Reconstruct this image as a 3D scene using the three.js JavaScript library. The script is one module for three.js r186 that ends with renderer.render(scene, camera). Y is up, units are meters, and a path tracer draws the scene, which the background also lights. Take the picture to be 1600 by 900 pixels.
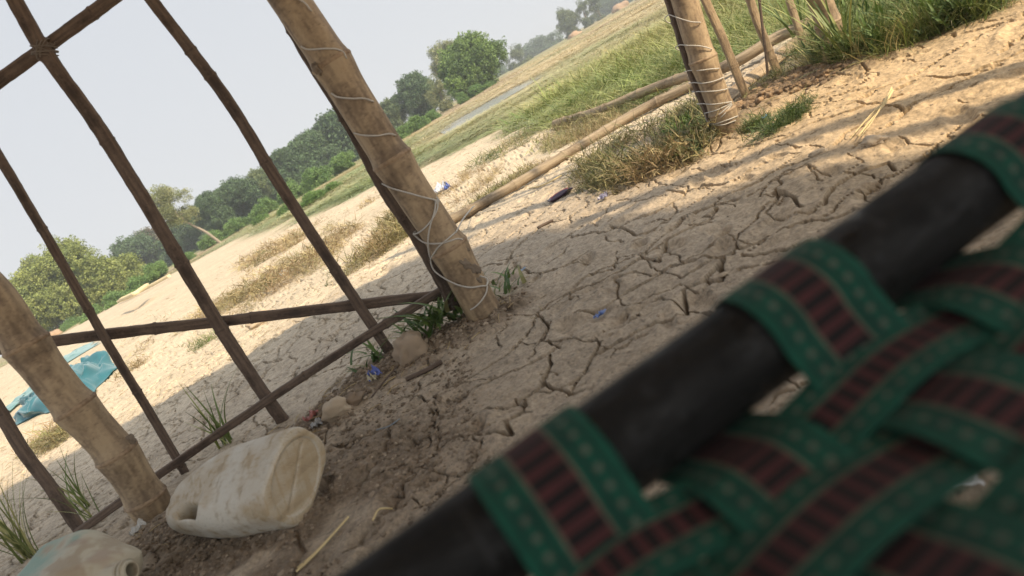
import * as THREE from 'three';
import { MarchingCubes } from 'three/addons/objects/MarchingCubes.js';
import { mergeGeometries, mergeVertices } from 'three/addons/utils/BufferGeometryUtils.js';

// ---------- camera, sky, sun, exposure ----------
const scene = new THREE.Scene();
const EYE = 0.62, PITCH = 15.3 * Math.PI / 180, ROLL = 29.5 * Math.PI / 180, FOC = 1100;
const camera = new THREE.PerspectiveCamera(2 * Math.atan(450 / FOC) * 180 / Math.PI, 16 / 9, 0.02, 4000);
camera.position.set(0, EYE, 0);
camera.rotation.set(-PITCH, 0, -ROLL, 'YXZ');
camera.focus = 3.6; camera.userData.fStop = 4.1;
camera.updateMatrixWorld(true);
scene.add(camera);
const SUN = new THREE.Vector3(0.598, 0.643, 0.478).normalize();
{
  const W = 512, H = 256, d = new Float32Array(W * H * 4);
  for (let j = 0; j < H; j++) for (let i = 0; i < W; i++) {
    const el = ((j + 0.5) / H - 0.5) * Math.PI, az = ((i + 0.5) / W - 0.5) * 2 * Math.PI;
    const x = Math.cos(az) * Math.cos(el), y = Math.sin(el), z = Math.sin(az) * Math.cos(el);
    const c = Math.max(0, x * SUN.x + y * SUN.y + z * SUN.z), up = Math.max(0, y), t = Math.pow(up, 0.75);
    const g = 1.1 * Math.pow(c, 5) + 0.3 * c;
    const k = (j * W + i) * 4;
    d[k] = 0.66 - 0.17 * t + g; d[k + 1] = 0.672 - 0.135 * t + g * 0.97; d[k + 2] = 0.685 - 0.07 * t + g * 0.9; d[k + 3] = 1;
  }
  const sky = new THREE.DataTexture(d, W, H, THREE.RGBAFormat, THREE.FloatType);
  sky.mapping = THREE.EquirectangularReflectionMapping; sky.magFilter = THREE.LinearFilter; sky.needsUpdate = true;
  scene.background = sky; scene.environment = sky;
}
const sun = new THREE.DirectionalLight(new THREE.Color(1, 0.81, 0.56), 5);
sun.position.copy(SUN).multiplyScalar(40); sun.castShadow = true; sun.shadow.radius = 2.5; sun.shadow.mapSize.set(4096, 4096);
Object.assign(sun.shadow.camera, { left: -14, right: 14, top: 14, bottom: -14, near: 1, far: 90 });
scene.add(sun); scene.add(sun.target);
scene.fog = new THREE.FogExp2(new THREE.Color(0.72, 0.78, 0.86), 0.0015);
const renderer = new THREE.WebGLRenderer({ antialias: true });
renderer.toneMapping = THREE.LinearToneMapping; renderer.toneMappingExposure = 1.2;
renderer.shadowMap.enabled = true;

// ---------- helpers ----------
const V = (x, y, z) => new THREE.Vector3(x, y, z);
function rng(a) { return () => { a |= 0; a = a + 0x6D2B79F5 | 0; let t = Math.imul(a ^ a >>> 15, 1 | a); t = t + Math.imul(t ^ t >>> 7, 61 | t) ^ t; return ((t ^ t >>> 14) >>> 0) / 4294967296; }; }
function hash2(x, y, s) { let h = Math.imul(x, 374761393) + Math.imul(y, 668265263) + Math.imul(s, 974711) | 0; h = Math.imul(h ^ h >>> 13, 1274126177); return ((h ^ h >>> 16) >>> 0) / 4294967296; }
function vn(x, y, s = 0) { const i = Math.floor(x), j = Math.floor(y); let a = x - i, b = y - j; a = a * a * (3 - 2 * a); b = b * b * (3 - 2 * b);
  return (hash2(i, j, s) * (1 - a) + hash2(i + 1, j, s) * a) * (1 - b) + (hash2(i, j + 1, s) * (1 - a) + hash2(i + 1, j + 1, s) * a) * b; }
function fbm(x, y, o = 4, s = 0) { let t = 0, a = 0.5, n = 0; for (let i = 0; i < o; i++) { t += a * vn(x, y, s + i); n += a; a *= 0.5; x *= 2.03; y *= 2.03; } return t / n; }
function vn3(x, y, z, s = 0) { const k = Math.floor(z), f = z - k, w = f * f * (3 - 2 * f); return vn(x, y, s + k * 57) * (1 - w) + vn(x, y, s + (k + 1) * 57) * w; }
const ss = (a, b, x) => { x = Math.min(1, Math.max(0, (x - a) / (b - a))); return x * x * (3 - 2 * x); };
const mix = (a, b, t) => a + (b - a) * t;
// sight lines measured in the photograph, turned into real places: where one meets the ground, an upright plane, or a given depth
function sight(px, py) { return V((px - 800) / FOC, -(py - 450) / FOC, -1).applyEuler(camera.rotation); }
function onGround(px, py, y = 0) { const d = sight(px, py); return d.multiplyScalar((y - EYE) / d.y).add(camera.position); }
function onPlane(px, py, z) { const d = sight(px, py); return d.multiplyScalar(z / d.z).add(camera.position); }
const used = {};
function numbered(n) { const k = used[n] = (used[n] ?? -1) + 1; return k ? n + '_' + String(k).padStart(3, '0') : n; }
function shade(o) { o.traverse((m) => { if (m.isMesh) { m.castShadow = true; m.receiveShadow = true; } }); return o; }
function tag(o, label, category, group, kind) { o.userData.label = label; if (category) o.userData.category = category; if (group) o.userData.group = group; if (kind) o.userData.kind = kind; return o; }
function thing(name, label, category, at = V(0, 0, 0), group) { const g = new THREE.Group(); g.name = numbered(name); g.position.copy(at); scene.add(g); return tag(g, label, category, group); }
function part(name, geo, mat, parent) { const m = new THREE.Mesh(geo, mat); m.name = name; m.castShadow = m.receiveShadow = true; parent.add(m); return m; }
function single(name, geo, mat, label, category, group, kind) { const m = new THREE.Mesh(geo, mat); m.name = numbered(name); m.castShadow = m.receiveShadow = true; scene.add(m); return tag(m, label, category, group, kind); }
function structure(name, geo, mat) { const m = new THREE.Mesh(geo, mat); m.name = name; m.castShadow = m.receiveShadow = true; m.userData.kind = 'structure'; scene.add(m); return m; }
function rebase(geo, at) { return geo.translate(-at.x, -at.y, -at.z); }

function texture(w, h, fn, srgb = true) {
  const d = new Uint8Array(w * h * 4);
  for (let j = 0; j < h; j++) for (let i = 0; i < w; i++) { const c = fn(i, j), k = (j * w + i) * 4; d[k] = c[0] * 255; d[k + 1] = c[1] * 255; d[k + 2] = c[2] * 255; d[k + 3] = 255; }
  const t = new THREE.DataTexture(d, w, h); t.wrapS = t.wrapT = THREE.RepeatWrapping; t.magFilter = THREE.LinearFilter; t.minFilter = THREE.LinearMipmapLinearFilter; t.generateMipmaps = true;
  if (srgb) t.colorSpace = THREE.SRGBColorSpace; t.needsUpdate = true; return t;
}
const cl = (x) => Math.min(1, Math.max(0, x));
// periodic noise for tiling maps
function pn(u, v, fu, fv, s) { const x = u * fu, y = v * fv, i = Math.floor(x), j = Math.floor(y); let a = x - i, b = y - j; a = a * a * (3 - 2 * a); b = b * b * (3 - 2 * b);
  const m = (p, q) => ((p % q) + q) % q, h = (p, q) => hash2(m(p, fu), m(q, fv), s);
  return (h(i, j) * (1 - a) + h(i + 1, j) * a) * (1 - b) + (h(i, j + 1) * (1 - a) + h(i + 1, j + 1) * a) * b; }

// a rod swept along a path: section(angle, arc, total) gives [across, deep]; `flat` is the direction of `deep`
function sweep(pts, section, { round = 14, step = 0.01, flat = V(0, 0, 1), caps = true } = {}) {
  const curve = pts.getPointAt ? pts : new THREE.CatmullRomCurve3(pts, false, 'centripetal');
  const L = curve.getLength(), n = Math.max(2, Math.ceil(L / step)), pos = [], uv = [], idx = [];
  const P = V(), T = V(), B = V(), N = V();
  for (let i = 0; i <= n; i++) {
    const t = i / n; curve.getPointAt(t, P); curve.getTangentAt(t, T);
    B.copy(flat).addScaledVector(T, -flat.dot(T)).normalize(); N.crossVectors(T, B);
    for (let k = 0; k <= round; k++) {
      const a = k / round * Math.PI * 2, [x, y] = section(a, t * L, L);
      pos.push(P.x + N.x * x + B.x * y, P.y + N.y * x + B.y * y, P.z + N.z * x + B.z * y); uv.push(k / round, t * L);
    }
  }
  const w = round + 1;
  for (let i = 0; i < n; i++) for (let k = 0; k < round; k++) { const a = i * w + k; idx.push(a, a + w, a + 1, a + 1, a + w, a + w + 1); }
  if (caps) for (const e of [0, n]) {
    const c = pos.length / 3; let x = 0, y = 0, z = 0;
    for (let k = 0; k < round; k++) { const q = (e * w + k) * 3; x += pos[q] / round; y += pos[q + 1] / round; z += pos[q + 2] / round; }
    pos.push(x, y, z); uv.push(0.5, e / n * L);
    const r0 = c + 1; for (let k = 0; k <= round; k++) { const q = (e * w + k) * 3; pos.push(pos[q], pos[q + 1], pos[q + 2]); uv.push(k / round, e / n * L + 0.02); }
    for (let k = 0; k < round; k++) e ? idx.push(c, r0 + k, r0 + k + 1) : idx.push(c, r0 + k + 1, r0 + k);
  }
  const g = new THREE.BufferGeometry();
  g.setAttribute('position', new THREE.Float32BufferAttribute(pos, 3)); g.setAttribute('uv', new THREE.Float32BufferAttribute(uv, 2)); g.setIndex(idx); g.computeVertexNormals();
  const nn = g.attributes.normal; // close the seam
  for (let i = 0; i <= n; i++) { const a = i * w, b = a + round; const x = nn.getX(a) + nn.getX(b), y = nn.getY(a) + nn.getY(b), z = nn.getZ(a) + nn.getZ(b), l = Math.hypot(x, y, z) || 1; nn.setXYZ(a, x / l, y / l, z / l); nn.setXYZ(b, x / l, y / l, z / l); }
  return g;
}
const tube = (pts, r, step = 0.01, round = 8) => sweep(pts, (a) => [Math.cos(a) * r, Math.sin(a) * r], { round, step, flat: V(0.31, 0.2, 0.93) });
function rock(seed, sx, sy, sz, rough = 0.35, detail = 4) {
  const g = mergeVertices(new THREE.IcosahedronGeometry(1, detail).deleteAttribute('normal').deleteAttribute('uv')), p = g.attributes.position;
  for (let i = 0; i < p.count; i++) { const x = p.getX(i), y = p.getY(i), z = p.getZ(i);
    const n = 1 + rough * (vn3(x * 1.7 + 9, y * 1.7 + 5, z * 1.7 + 3, seed) - 0.5) * 1.6 + rough * 0.6 * (vn3(x * 4.3 + 9, y * 4.3 + 5, z * 4.3 + 3, seed + 9) - 0.5) + rough * 0.25 * (vn3(x * 11 + 19, y * 11 + 15, z * 11 + 13, seed + 5) - 0.5);
    p.setXYZ(i, x * n * sx, y * n * sy, z * n * sz); }
  g.computeVertexNormals(); return g;
}

// ---------- materials ----------
const grain = texture(1024, 1024, (i, j) => { const u = i / 1024, v = j / 1024;
  const g = 0.30 * pn(u, v, 512, 512, 1) + 0.30 * pn(u, v, 190, 190, 2) + 0.25 * pn(u, v, 61, 61, 3) + 0.15 * pn(u, v, 17, 17, 4);
  const pit = ss(0.78, 0.9, pn(u, v, 140, 140, 7)) * 0.12, q = cl(0.92 + (g - 0.5) * 0.5 - pit); return [q, q * 0.995, q * 0.985]; });
const grainBump = texture(1024, 1024, (i, j) => { const u = i / 1024, v = j / 1024;
  const w = 0.03 * pn(u, v, 9, 9, 31); const g = 0.24 * pn(u, v, 440, 440, 11) + 0.3 * pn(u, v, 150, 150, 12) + 0.3 * pn(u + w, v + w, 66, 66, 13) + 0.16 * pn(u, v, 23, 23, 14);
  const q = cl(g - ss(0.8, 0.9, pn(u, v, 120, 120, 17)) * 0.25); return [q, q, q]; }, false);
const M = {};
M.ground = new THREE.MeshStandardMaterial({ vertexColors: true, map: grain, bumpMap: grainBump, bumpScale: 0.005, roughness: 0.97 });
function wood(base, dark, seed, fu = 24, fv = 5, len = 0.6) {
  const map = texture(128, 1024, (i, j) => { const u = i / 128, v = j / 1024;
    const s = 0.5 * pn(u, v, fu, fv, seed) + 0.3 * pn(u, v, fu * 2, fv * 4, seed + 1) + 0.2 * pn(u, v, 64, 90, seed + 2);
    const blot = ss(0.46, 0.8, 0.45 * pn(u, v, 4, 6, seed + 3) + 0.35 * pn(u, v, 9, 21, seed + 4) + 0.2 * pn(u, v, 33, 80, seed + 5)), sp = ss(0.8, 0.92, pn(u, v, 40, 240, seed + 6)) * 0.25;
    const t = cl(0.25 + (s - 0.5) * 1.3 + blot * 0.45 + sp); return [0, 1, 2].map((c) => mix(base[c], dark[c], t)); });
  map.repeat.set(1, 1 / len);
  const b = texture(128, 512, (i, j) => { const u = i / 128, v = j / 512, q = 0.6 * pn(u, v, 48, 5, seed + 7) + 0.4 * pn(u, v, 60, 70, seed + 8); return [q, q, q]; }, false);
  b.repeat.set(1, 1 / len);
  return [map, b];
}
{
  let [m, b] = wood([0.67, 0.59, 0.475], [0.40, 0.335, 0.265], 40); M.bamboo = new THREE.MeshStandardMaterial({ map: m, bumpMap: b, bumpScale: 0.0012, roughness: 0.62 });

  [m, b] = wood([0.46, 0.395, 0.345], [0.26, 0.215, 0.185], 80, 18, 4); M.slat = new THREE.MeshStandardMaterial({ map: m, bumpMap: b, bumpScale: 0.002, roughness: 0.78 });


  [m, b] = wood([0.62, 0.56, 0.47], [0.42, 0.36, 0.29], 110, 14, 3); M.pole = new THREE.MeshStandardMaterial({ map: m, bumpMap: b, bumpScale: 0.002, roughness: 0.75 });
}
const std = (r, g, b, o = {}) => new THREE.MeshStandardMaterial(Object.assign({ color: new THREE.Color().setRGB(r, g, b), roughness: 0.85 }, o));
M.cord = std(0.5, 0.48, 0.44, { roughness: 0.7 });
M.twine = std(0.2, 0.17, 0.14);
M.scar = std(0.20, 0.16, 0.12);
M.straw = std(0.62, 0.5, 0.27);
M.clod = std(0.36, 0.28, 0.2, { roughness: 1, bumpMap: grainBump, bumpScale: 0.004 });
M.clodDark = std(0.22, 0.165, 0.115, { roughness: 1 });
M.clodPale = std(0.44, 0.36, 0.265, { roughness: 1 });
M.leaf = new THREE.MeshPhysicalMaterial({ side: THREE.DoubleSide, roughness: 0.7, transmission: 0.12, thickness: 0 });
M.blade = new THREE.MeshPhysicalMaterial({ color: new THREE.Color(1, 1, 1), side: THREE.DoubleSide, roughness: 0.7, transmission: 0.25, thickness: 0 });

// ---------- ground ----------
const inPoly = (p, x, z) => { let c = false; for (let i = 0, j = p.length - 1; i < p.length; j = i++) if ((p[i].z > z) !== (p[j].z > z) && x < (p[j].x - p[i].x) * (z - p[i].z) / (p[j].z - p[i].z) + p[i].x) c = !c; return c; };
const gpoly = (list) => list.map(([x, y]) => onGround(x, y));
const segDist = (x, z, a, b) => { const dx = b.x - a.x, dz = b.z - a.z, t = cl(((x - a.x) * dx + (z - a.z) * dz) / (dx * dx + dz * dz)); return [Math.hypot(x - a.x - dx * t, z - a.z - dz * t), t]; };
const cracks = [
  [[1345, 322], [1300, 338], [1263, 342], [1193, 373], [1163, 387], [1128, 397], [1090, 408], [1047, 415], [1020, 433], [987, 450], [940, 480], [900, 488]],
  [[1128, 397], [1128, 413], [1100, 437], [1067, 453], [1067, 477], [1062, 492], [1013, 505], [967, 530], [927, 548]],
  [[1062, 492], [1130, 488]], [[1110, 345], [1047, 375], [1000, 407], [960, 432], [880, 460], [867, 470], [850, 483]], [[1047, 375], [1037, 395], [1030, 408], [1000, 407]],
  [[830, 490], [840, 497], [860, 510], [847, 527]], [[857, 527], [860, 533], [877, 537]], [[870, 537], [813, 573], [767, 590], [740, 607], [700, 623]],
  [[857, 550], [865, 563], [853, 580], [850, 597], [823, 617], [820, 630], [790, 650], [787, 682]], [[787, 682], [747, 675], [717, 680], [687, 700], [667, 720], [617, 767]],
  [[687, 680], [683, 700], [667, 718], [630, 740], [620, 753], [615, 770]], [[670, 643], [677, 663], [687, 673]], [[500, 713], [517, 693], [567, 682], [620, 660]],
  [[613, 660], [590, 713], [573, 740], [560, 757]], [[1408, 147], [1360, 165], [1330, 178], [1270, 198], [1210, 223]], [[1600, 72], [1549, 93], [1510, 111], [1438, 123], [1399, 141]],
  [[1263, 258], [1220, 270], [1187, 287], [1153, 300]], [[1208, 305], [1237, 313], [1253, 327]], [[1390, 253], [1340, 273], [1300, 300], [1287, 320]], [[1390, 253], [1395, 265]],
  [[1040, 302], [1067, 303], [1100, 292], [1137, 287]], [[1120, 325], [1112, 340], [1088, 340]], [[960, 355], [975, 360], [990, 372], [1040, 348]], [[853, 590], [900, 605]], [[1100, 437], [1125, 432], [1128, 413]],
  [[1400, 470], [1440, 445], [1478, 435], [1482, 418]], [[1310, 233], [1330, 205], [1357, 195]], [[460, 890], [470, 860], [455, 830]],
].map((l) => { const p = l.map(([x, y]) => onGround(x, y)); return { p, b: [Math.min(...p.map((q) => q.x)) - 0.1, Math.max(...p.map((q) => q.x)) + 0.1, Math.min(...p.map((q) => q.z)) - 0.1, Math.max(...p.map((q) => q.z)) + 0.1] }; });
function tracedCrack(x, z) { let d = 9; for (const { p, b } of cracks) { if (x < b[0] || x > b[1] || z < b[2] || z > b[3]) continue; for (let i = 1; i < p.length; i++) { const s = segDist(x, z, p[i - 1], p[i])[0]; if (s < d) d = s; } } return d; }
function cellEdge(x, z, size, seed) { // distance to the border between two cells, and a number for that border
  const gx = Math.floor(x / size), gz = Math.floor(z / size); let b1 = 1e9, px = 0, pz = 0, id = 0; const list = [];
  for (let j = -2; j <= 2; j++) for (let i = -2; i <= 2; i++) { const cx = (gx + i + 0.1 + 0.8 * hash2(gx + i, gz + j, seed)) * size, cz = (gz + j + 0.1 + 0.8 * hash2(gx + i, gz + j, seed + 1)) * size;
    const d = (cx - x) ** 2 + (cz - z) ** 2; list.push([cx, cz, (gx + i) * 7919 + (gz + j) * 104729]); if (d < b1) { b1 = d; px = cx; pz = cz; id = (gx + i) * 7919 + (gz + j) * 104729; } }
  let e = 1e9, other = 0;
  for (const [cx, cz, k] of list) { if (k === id) continue; const dx = cx - px, dz = cz - pz, l = Math.hypot(dx, dz), d = ((px + cx) / 2 - x) * dx / l + ((pz + cz) / 2 - z) * dz / l; if (d < e) { e = d; other = k; } }
  return [e, hash2(Math.min(id, other), Math.max(id, other), seed + 5)];
}
const rr = rng(77), dents = [];
for (let i = 0; i < 520; i++) { const r = 0.5 + Math.pow(rr(), 0.8) * 4.2, a = (rr() - 0.5) * 1.9; dents.push([Math.sin(a) * r, -Math.cos(a) * r, 0.03 + rr() * 0.06, 0.02 + rr() * 0.035, rr() * 3.14, 0.004 + rr() * 0.009]); }
const dentGrid = new Map();
for (const d of dents) for (let i = -1; i <= 1; i++) for (let j = -1; j <= 1; j++) { const k = Math.floor(d[0] / 0.2 + i) + ',' + Math.floor(d[1] / 0.2 + j); if (!dentGrid.has(k)) dentGrid.set(k, []); dentGrid.get(k).push(d); }
const ridge = [[215, 850], [300, 800], [400, 720], [500, 660], [560, 600], [640, 555], [720, 515], [775, 485]].map(([x, y]) => onGround(x, y));
const ridgeRight = [[1060, 235], [1135, 205], [1180, 165], [1240, 125], [1300, 105], [1350, 95]].map(([x, y]) => onGround(x, y));
const lineDist = (l, x, z) => { let d = 99; for (let i = 1; i < l.length; i++) d = Math.min(d, segDist(x, z, l[i - 1], l[i])[0]); return d; };
const fieldEdge = (x, z) => { // > 0 on the grass side of the line where the bare sand ends
  const e = [[14, -3.4], [2.4, -3.6], [1.7, -5.0], [1.25, -6.6], [1.0, -9.0], [0.1, -10.6], [-1.6, -13.5], [-2.8, -15.5], [-9.3, -33], [-15, -37], [-30, -48], [-90, -90]];
  let d = 1e9, s = 1; for (let i = 1; i < e.length; i++) { const a = V(e[i - 1][0], 0, e[i - 1][1]), b = V(e[i][0], 0, e[i][1]), q = segDist(x, z, a, b)[0]; if (q < d) { d = q; s = (b.x - a.x) * (z - a.z) - (b.z - a.z) * (x - a.x) > 0 ? 1 : -1; } } return d * s; };
const pond = gpoly([[684, 206], [700, 196], [742, 172], [792, 143], [846, 116], [852, 118], [822, 137], [794, 153], [750, 181], [714, 203], [696, 211]]);
const C = { sand: [0.605, 0.515, 0.385], mud: [0.46, 0.385, 0.295], soil: [0.17, 0.125, 0.085], grass: [0.24, 0.25, 0.10], far: [0.29, 0.31, 0.14], brown: [0.42, 0.30, 0.19], ochre: [0.545, 0.405, 0.245] };
function groundAt(x, z, full) {
  const r = Math.hypot(x, z); let h = 0, dirt = 0, cr = 0;
  const near = 1 - ss(7, 14, r), fe = fieldEdge(x, z), w1 = fbm(x * 1.1, z * 1.1, 3, 200);
  h += near * (0.05 * (w1 - 0.5) + 0.022 * (fbm(x * 5, z * 5, 3, 210) - 0.5));
  if (r < 7) { const k = 1 - ss(3.5, 7, r);
    h += k * (0.008 * (fbm(x * 17 + 3, z * 17, 3, 220) - 0.5) + 0.006 * (fbm(x * 60, z * 60, 2, 230) - 0.5)); }
  if (z < -3 && r < 60) h += (1 - 0.75 * ss(0, 1.5, fe)) * (1 - ss(8, 26, r)) * ss(3.2, 4.5, -z) * 0.10 * (fbm(x * 0.25 + z * 0.05, z * 1.15 - x * 0.35, 3, 240) - 0.5); // old furrows
  h += ss(0.3, 1.6, fe) * 0.05 * (fbm(x * 0.8, z * 0.8, 2, 250) - 0.3) * (1 - ss(30, 80, r));
  if (r > 20) h += ss(20, 120, r) * (fbm(x * 0.03, z * 0.03, 3, 260) - 0.55) * 0.5;
  const rd = lineDist(ridge, x, z), rr2 = lineDist(ridgeRight, x, z), rn = fbm(x * 9, z * 9, 3, 270);
  const k1 = ss(0.20, 0.03, rd + (rn - 0.5) * 0.18), k2 = ss(0.22, 0.04, rr2 + (rn - 0.5) * 0.16);
  dirt = Math.max(k1, k2 * 0.9);
  h += k1 * (0.012 + 0.035 * (fbm(x * 22, z * 22, 3, 280) - 0.35)) + k2 * (0.02 + 0.04 * (fbm(x * 20, z * 20, 3, 285) - 0.4));
  const crumb = ss(0.5, 0.15, Math.hypot((x + 0.72) * 0.7, z + 1.45)) * ss(0.3, 0.55, fbm(x * 6, z * 6, 3, 275) + 0.15); dirt = Math.max(dirt, crumb * 0.95);
  h += crumb * 0.016 * (fbm(x * 45, z * 45, 3, 288) - 0.45);
  if (r < 4.6) { const l = dentGrid.get(Math.floor(x / 0.2) + ',' + Math.floor(z / 0.2)); if (l) for (const d of l) { const dx = x - d[0], dz = z - d[1], c = Math.cos(d[4]), s = Math.sin(d[4]), q = Math.hypot((dx * c + dz * s) / d[2], (-dx * s + dz * c) / d[3]); if (q < 1.7) h -= d[5] * ss(1, 0.45, q) - d[5] * 0.35 * ss(1.7, 1.15, q) * ss(0.8, 1.1, q); } }
  if (full && r < 9 && fe < 0.3) { // shrinkage cracks
    const wx = x + 0.05 * (fbm(x * 7, z * 7, 3, 300) - 0.5) * 2 + 0.014 * (vn(x * 40, z * 40, 304) - 0.5), wz = z + 0.05 * (fbm(x * 7, z * 7, 3, 310) - 0.5) * 2 + 0.014 * (vn(x * 40, z * 40, 314) - 0.5);
    const pat = ss(0.25, 0.6, vn(x * 1.7, z * 1.7, 320)), fade = 1 - ss(6, 9, r);
    const td = tracedCrack(x + (wx - x) * 0.45, z + (wz - z) * 0.45), tw = 0.0026 + 0.0048 * vn(x * 6, z * 6, 330);
    const rw = 0.0006 * Math.max(0, r - 1.2), out = ss(-2.2, -2.7, z), jx = 0.006 * (vn(x * 90, z * 90, 371) - 0.5), jz = 0.006 * (vn(x * 90, z * 90, 372) - 0.5);
    let c = ss(tw * 1.15 + rw, tw * 0.6, td), lip = ss(0.05, 0.01, td) * 0.4;
    const [e1, i1] = cellEdge(wx + jx, wz + jz, 0.31, 400); if (i1 < 0.62 - 0.3 * ss(-3.4, -3.9, z)) { const w = 0.0009 + 0.0031 * (1 - i1 / 0.62) * (0.4 + 1.2 * vn(x * 5, z * 5, 340)) + rw; c = Math.max(c, ss(w * 1.2, w * 0.55, e1) * 0.85 * fade); lip = Math.max(lip, ss(0.03, 0.008, e1) * 0.2); }
    const [e2, i2] = cellEdge(wx * 1.1 + 3 + jx, wz * 0.9 + jz, 0.125, 500); if (i2 < 0.5 * pat + 0.1 + 0.2 * out * ss(-3.9, -3.4, z)) { const w = 0.0009 + 0.0016 * vn(x * 9, z * 9, 350) + rw; c = Math.max(c, ss(w * 1.3, w * 0.5, e2) * 0.6 * fade); }
    c *= 1 - 0.75 * Math.min(1, dirt);
    cr = c; h += -c * 0.036 + lip * 0.006 * (vn(x * 15, z * 15, 360) - 0.3);
  }
  if (r > 8 && r < 40) { if (inPoly(pond, x, z)) h = Math.min(h, -0.06); }
  return [h, dirt, cr, fe, w1];
}
const gh = (x, z) => groundAt(x, z, false)[0];
const deadPatch = [];
{
  const rows = [0.3], az = [];
  while (rows[rows.length - 1] < 1600) { const r = rows[rows.length - 1]; rows.push(r * (1 + (r < 0.55 ? 0.02 : r < 1.2 ? 0.0045 : r < 5 ? 0.0033 : r < 12 ? 0.011 : r < 60 ? 0.03 : 0.07))); }
  for (let a = -Math.PI; a < -0.9; a += 0.11) az.push(a); for (let a = -0.9; a < -0.72; a += 0.003) az.push(a); for (let a = -0.72; a < 0.76; a += 0.0014) az.push(a); for (let a = 0.76; a < 0.85; a += 0.004) az.push(a); for (let a = 0.85; a < Math.PI; a += 0.11) az.push(a); az.push(Math.PI);
  const n = az.length, pos = new Float32Array((rows.length * n + 1) * 3), col = new Float32Array((rows.length * n + 1) * 3), uv = new Float32Array((rows.length * n + 1) * 2), idx = [];
  let k = 0;
  for (const r of rows) for (const a of az) {
    const x = Math.sin(a) * r, z = -Math.cos(a) * r, [h, dirt, cr, fe, w1] = groundAt(x, z, true);
    pos[k * 3] = x; pos[k * 3 + 1] = h; pos[k * 3 + 2] = z; uv[k * 2] = x / 1.3; uv[k * 2 + 1] = z / 1.3;
    const patch = fbm(x * 1.6 + 4, z * 1.6, 4, 600), patch2 = fbm(x * 7, z * 7, 3, 610), sandy = ss(-3.0, -4.2, z + 0.9 * (w1 - 0.5)) ;
    const warm = ss(0.4, 1.4, x + 0.3 * (patch - 0.5)) * ss(-3.6, -2.4, z);
    const g = ss(-0.15, 0.5, fe + (patch2 - 0.5) * 0.8), band = ss(0.5, 0.62, fbm(x * 0.012 + 5, z * 0.07, 3, 620)), farBrown = ss(0.52, 0.66, fbm(x * 0.06 + 2, z * 0.16, 3, 640));
    const sd = lineDist(ridge, x, z - 0.16), salt = r < 6 && z < -2.15 ? ss(0.16, 0.04, sd) * ss(0.45, 0.62, patch2) * 0.7 : 0;
    for (let c = 0; c < 3; c++) {
      let q = mix(mix(C.mud[c], C.ochre[c], warm), C.sand[c], sandy);
      q *= 0.86 + 0.28 * patch; q *= 0.92 + 0.16 * patch2;
      q = mix(q, [0.66, 0.64, 0.60][c], salt); q = mix(q, C.soil[c] * (0.75 + 0.5 * patch2), Math.min(1, dirt) * 0.85);
      let gr = mix(C.grass[c], C.far[c], patch) * (0.85 + 0.3 * patch2); gr = mix(gr, C.brown[c], Math.max(band * 0.7, farBrown * 0.55));
      col[k * 3 + c] = mix(q, gr, g);
    }
    k++;
  }
  pos[k * 3 + 1] = gh(0, 0); for (let c = 0; c < 3; c++) col[k * 3 + c] = C.mud[c];
  const ia = new Uint32Array(((rows.length - 1) * (n - 1) * 2 + n - 1) * 3); let q = 0;
  for (let i = 0; i < n - 1; i++) { ia[q++] = k; ia[q++] = i + 1; ia[q++] = i; }
  for (let j = 0; j < rows.length - 1; j++) for (let i = 0; i < n - 1; i++) { const a = j * n + i; ia[q++] = a; ia[q++] = a + 1; ia[q++] = a + n; ia[q++] = a + 1; ia[q++] = a + n + 1; ia[q++] = a + n; }
  const g = new THREE.BufferGeometry(); g.setAttribute('position', new THREE.BufferAttribute(pos, 3)); g.setAttribute('color', new THREE.BufferAttribute(col, 3)); g.setAttribute('uv', new THREE.BufferAttribute(uv, 2)); g.setIndex(new THREE.BufferAttribute(ia, 1)); g.computeVertexNormals();
  structure('ground', g, M.ground);
  if (g.attributes.normal.getY(1000 * 5) < 0) throw new Error('ground is upside down');
  console.log('ground', rows.length, n);
}
{ // a strip of standing water in the grass
  const s = new THREE.Shape(pond.map((p) => new THREE.Vector2(p.x, -p.z))), g = new THREE.ShapeGeometry(s).rotateX(-Math.PI / 2).translate(0, 0.02, 0);
  structure('water', g, std(0.27, 0.275, 0.25, { roughness: 0.2 }));
}

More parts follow.
